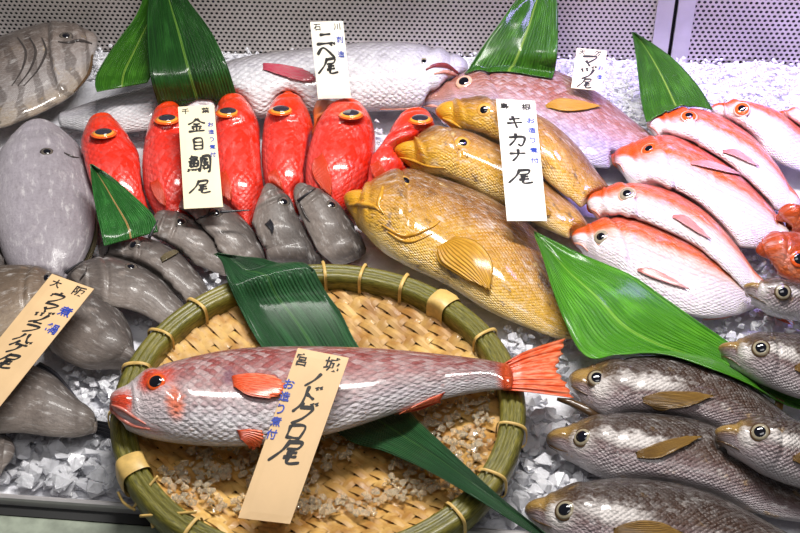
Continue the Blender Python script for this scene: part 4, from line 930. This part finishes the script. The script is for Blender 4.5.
# ================================================================== display case: perforated back panels, front rail
def wall_at(px):                                   # place on the wall foot seen at a pixel column
    d = ray(px, 50); k = ((WL - CAM).dot(wn)) / d.dot(wn); q = CAM + d * k; return (q - WL).dot(wd)
def panel(s0, s1, pitch, row, rad, label):
    root = empty('perforated_panel', WL + wd * ((s0 + s1) / 2) + Vector((0, 0, -.012)), label, 'panel', 'perforated steel back panels')
    vs, fs = [], []; z0, z1 = -.012, .118; nr = int((z1 - z0) / row); nc = int((s1 - s0) / pitch) - 1
    for r in range(nr):
        for c in range(nc):
            cx = s0 + pitch * (c + .6 + (.5 if r % 2 else 0)); cz = z0 + row * (r + .5); b = len(vs)
            hx, hz = pitch / 2, row / 2
            for k in range(8):
                a = math.pi / 4 * k; ca, sa = math.cos(a), math.sin(a); m = max(abs(ca), abs(sa)); vs.append(WL + wd * (cx + hx * ca / m) + Vector((0, 0, cz + hz * sa / m)))
            for dep in (0, .0006):
                for k in range(8): a = math.pi / 4 * k; vs.append(WL + wd * (cx + rad * math.cos(a)) + Vector((0, 0, cz + rad * math.sin(a))) - wn * dep)
            for k in range(8):
                k2 = (k + 1) % 8; fs.append((b + k, b + k2, b + 8 + k2, b + 8 + k)); fs.append((b + 8 + k, b + 8 + k2, b + 16 + k2, b + 16 + k))
    mesh('perforated_sheet', vs, fs, M['steel'], root, smooth=False)
    for e in (s0 + .0085, s1 - .0085):
        w_ = .018 if (s0 > -.05) == (e < (s0 + s1) / 2) else .018
        cx = e + (w_ / 2 - .002 if e < (s0 + s1) / 2 else -(w_ / 2 - .002)) * 0
        v_, f_ = box(WL + wd * e + Vector((0, 0, .053)) + wn * .0012, .017, .0045, .132, wa); mesh('edge_flange', v_, f_, M['steel_plain'], root, smooth=False)
sL, sGap0, sGap1, sR = wall_at(-120), wall_at(667.5), wall_at(671.5), wall_at(930)
panel(sL, sGap0, .0053, .0047, .0017, 'perforated steel back panel behind most of the fish')
panel(sGap1, sR, .0058, .0051, .0019, 'perforated steel back panel in the back right corner')
c = WL + wd * ((sL + sR) / 2) - wn * .012 + Vector((0, 0, .05)); v_, f_ = box(c, sR - sL + .06, .008, .18, wa); o = mesh('wall_back', v_, f_, M['hole_shade'], smooth=False); tag(o, kind='structure')  # backing sheet coloured dark so the holes and panel slit look shaded
c = Vector((0, .04, -.03)); v_, f_ = box(c, 1.16, .72, .012); o = mesh('floor', v_, f_, M['steel_plain'], smooth=False); tag(o, kind='structure')
fa_ = math.atan(-.09); ctr = Vector((0, YF - .09 * .27 + .005, 0))
def along(prof, name, mat):
    vs, fs = [], []; d = Vector((math.cos(fa_), math.sin(fa_), 0)); e = Vector((d.y, -d.x, 0)); n = len(prof)
    for s in (-.6, .6):
        for y, z in prof: vs.append(ctr + d * s + e * y + Vector((0, 0, z)))
    for i in range(n): fs.append((i, (i + 1) % n, n + (i + 1) % n, n + i))
    fs.append(tuple(range(n - 1, -1, -1))); fs.append(tuple(range(n, 2 * n))); o = mesh(name, vs, fs, M[mat], smooth=False); tag(o, kind='structure'); return o
along([(0, -.03), (0, .0), (.001, .002), (.003, .0027), (.0048, .002), (.0056, 0), (.0056, -.03)], 'trim_1', 'steel_plain')
along([(.0058, -.03), (.0058, -.005), (.0135, -.007), (.0135, -.03)], 'trim_2', 'rail_gap_shade')  # solid dark strip standing in for the shaded gap before the ledge
along([(.0137, -.03), (.0137, -.008), (.016, -.006), (.12, -.006), (.12, -.03)], 'trim_3', 'ledge')

# ================================================================== light
def area(name, loc, target, size, power, col=(1, 1, 1), sy=None, spread=180):
    l = bpy.data.lights.new(name, 'AREA'); l.energy = power; l.color = col; l.shape = 'RECTANGLE'; l.size = size; l.size_y = sy or size
    o = bpy.data.objects.new(name, l); COL.objects.link(o); o.location = loc; l.spread = math.radians(spread); o.rotation_euler = (Vector(target) - Vector(loc)).to_track_quat('-Z', 'Y').to_euler(); return o
area('case_lamp', (.06, .08, .85), (.06, .05, 0), .5, 11, (1, .97, .93), .1)
area('aisle_lamp', (.1, -.75, 1.5), (-.05, 0, 0), .9, 4.4, (1, .98, .96), .4)
area('lilac_lamp', (.42, .22, .6), (.36, .27, 0), .2, 1.5, (.5, .36, 1), .1, 70)
w = bpy.data.worlds.new('shop'); SC.world = w; w.use_nodes = True; w.node_tree.nodes['Background'].inputs[0].default_value = (.9, .93, 1, 1); w.node_tree.nodes['Background'].inputs[1].default_value = .1
SC.view_settings.view_transform = 'Standard'; SC.view_settings.look = 'None'; SC.view_settings.exposure = 0; SC.view_settings.gamma = 1; SC.view_settings.use_curve_mapping = False
SC.cycles.use_denoising = True
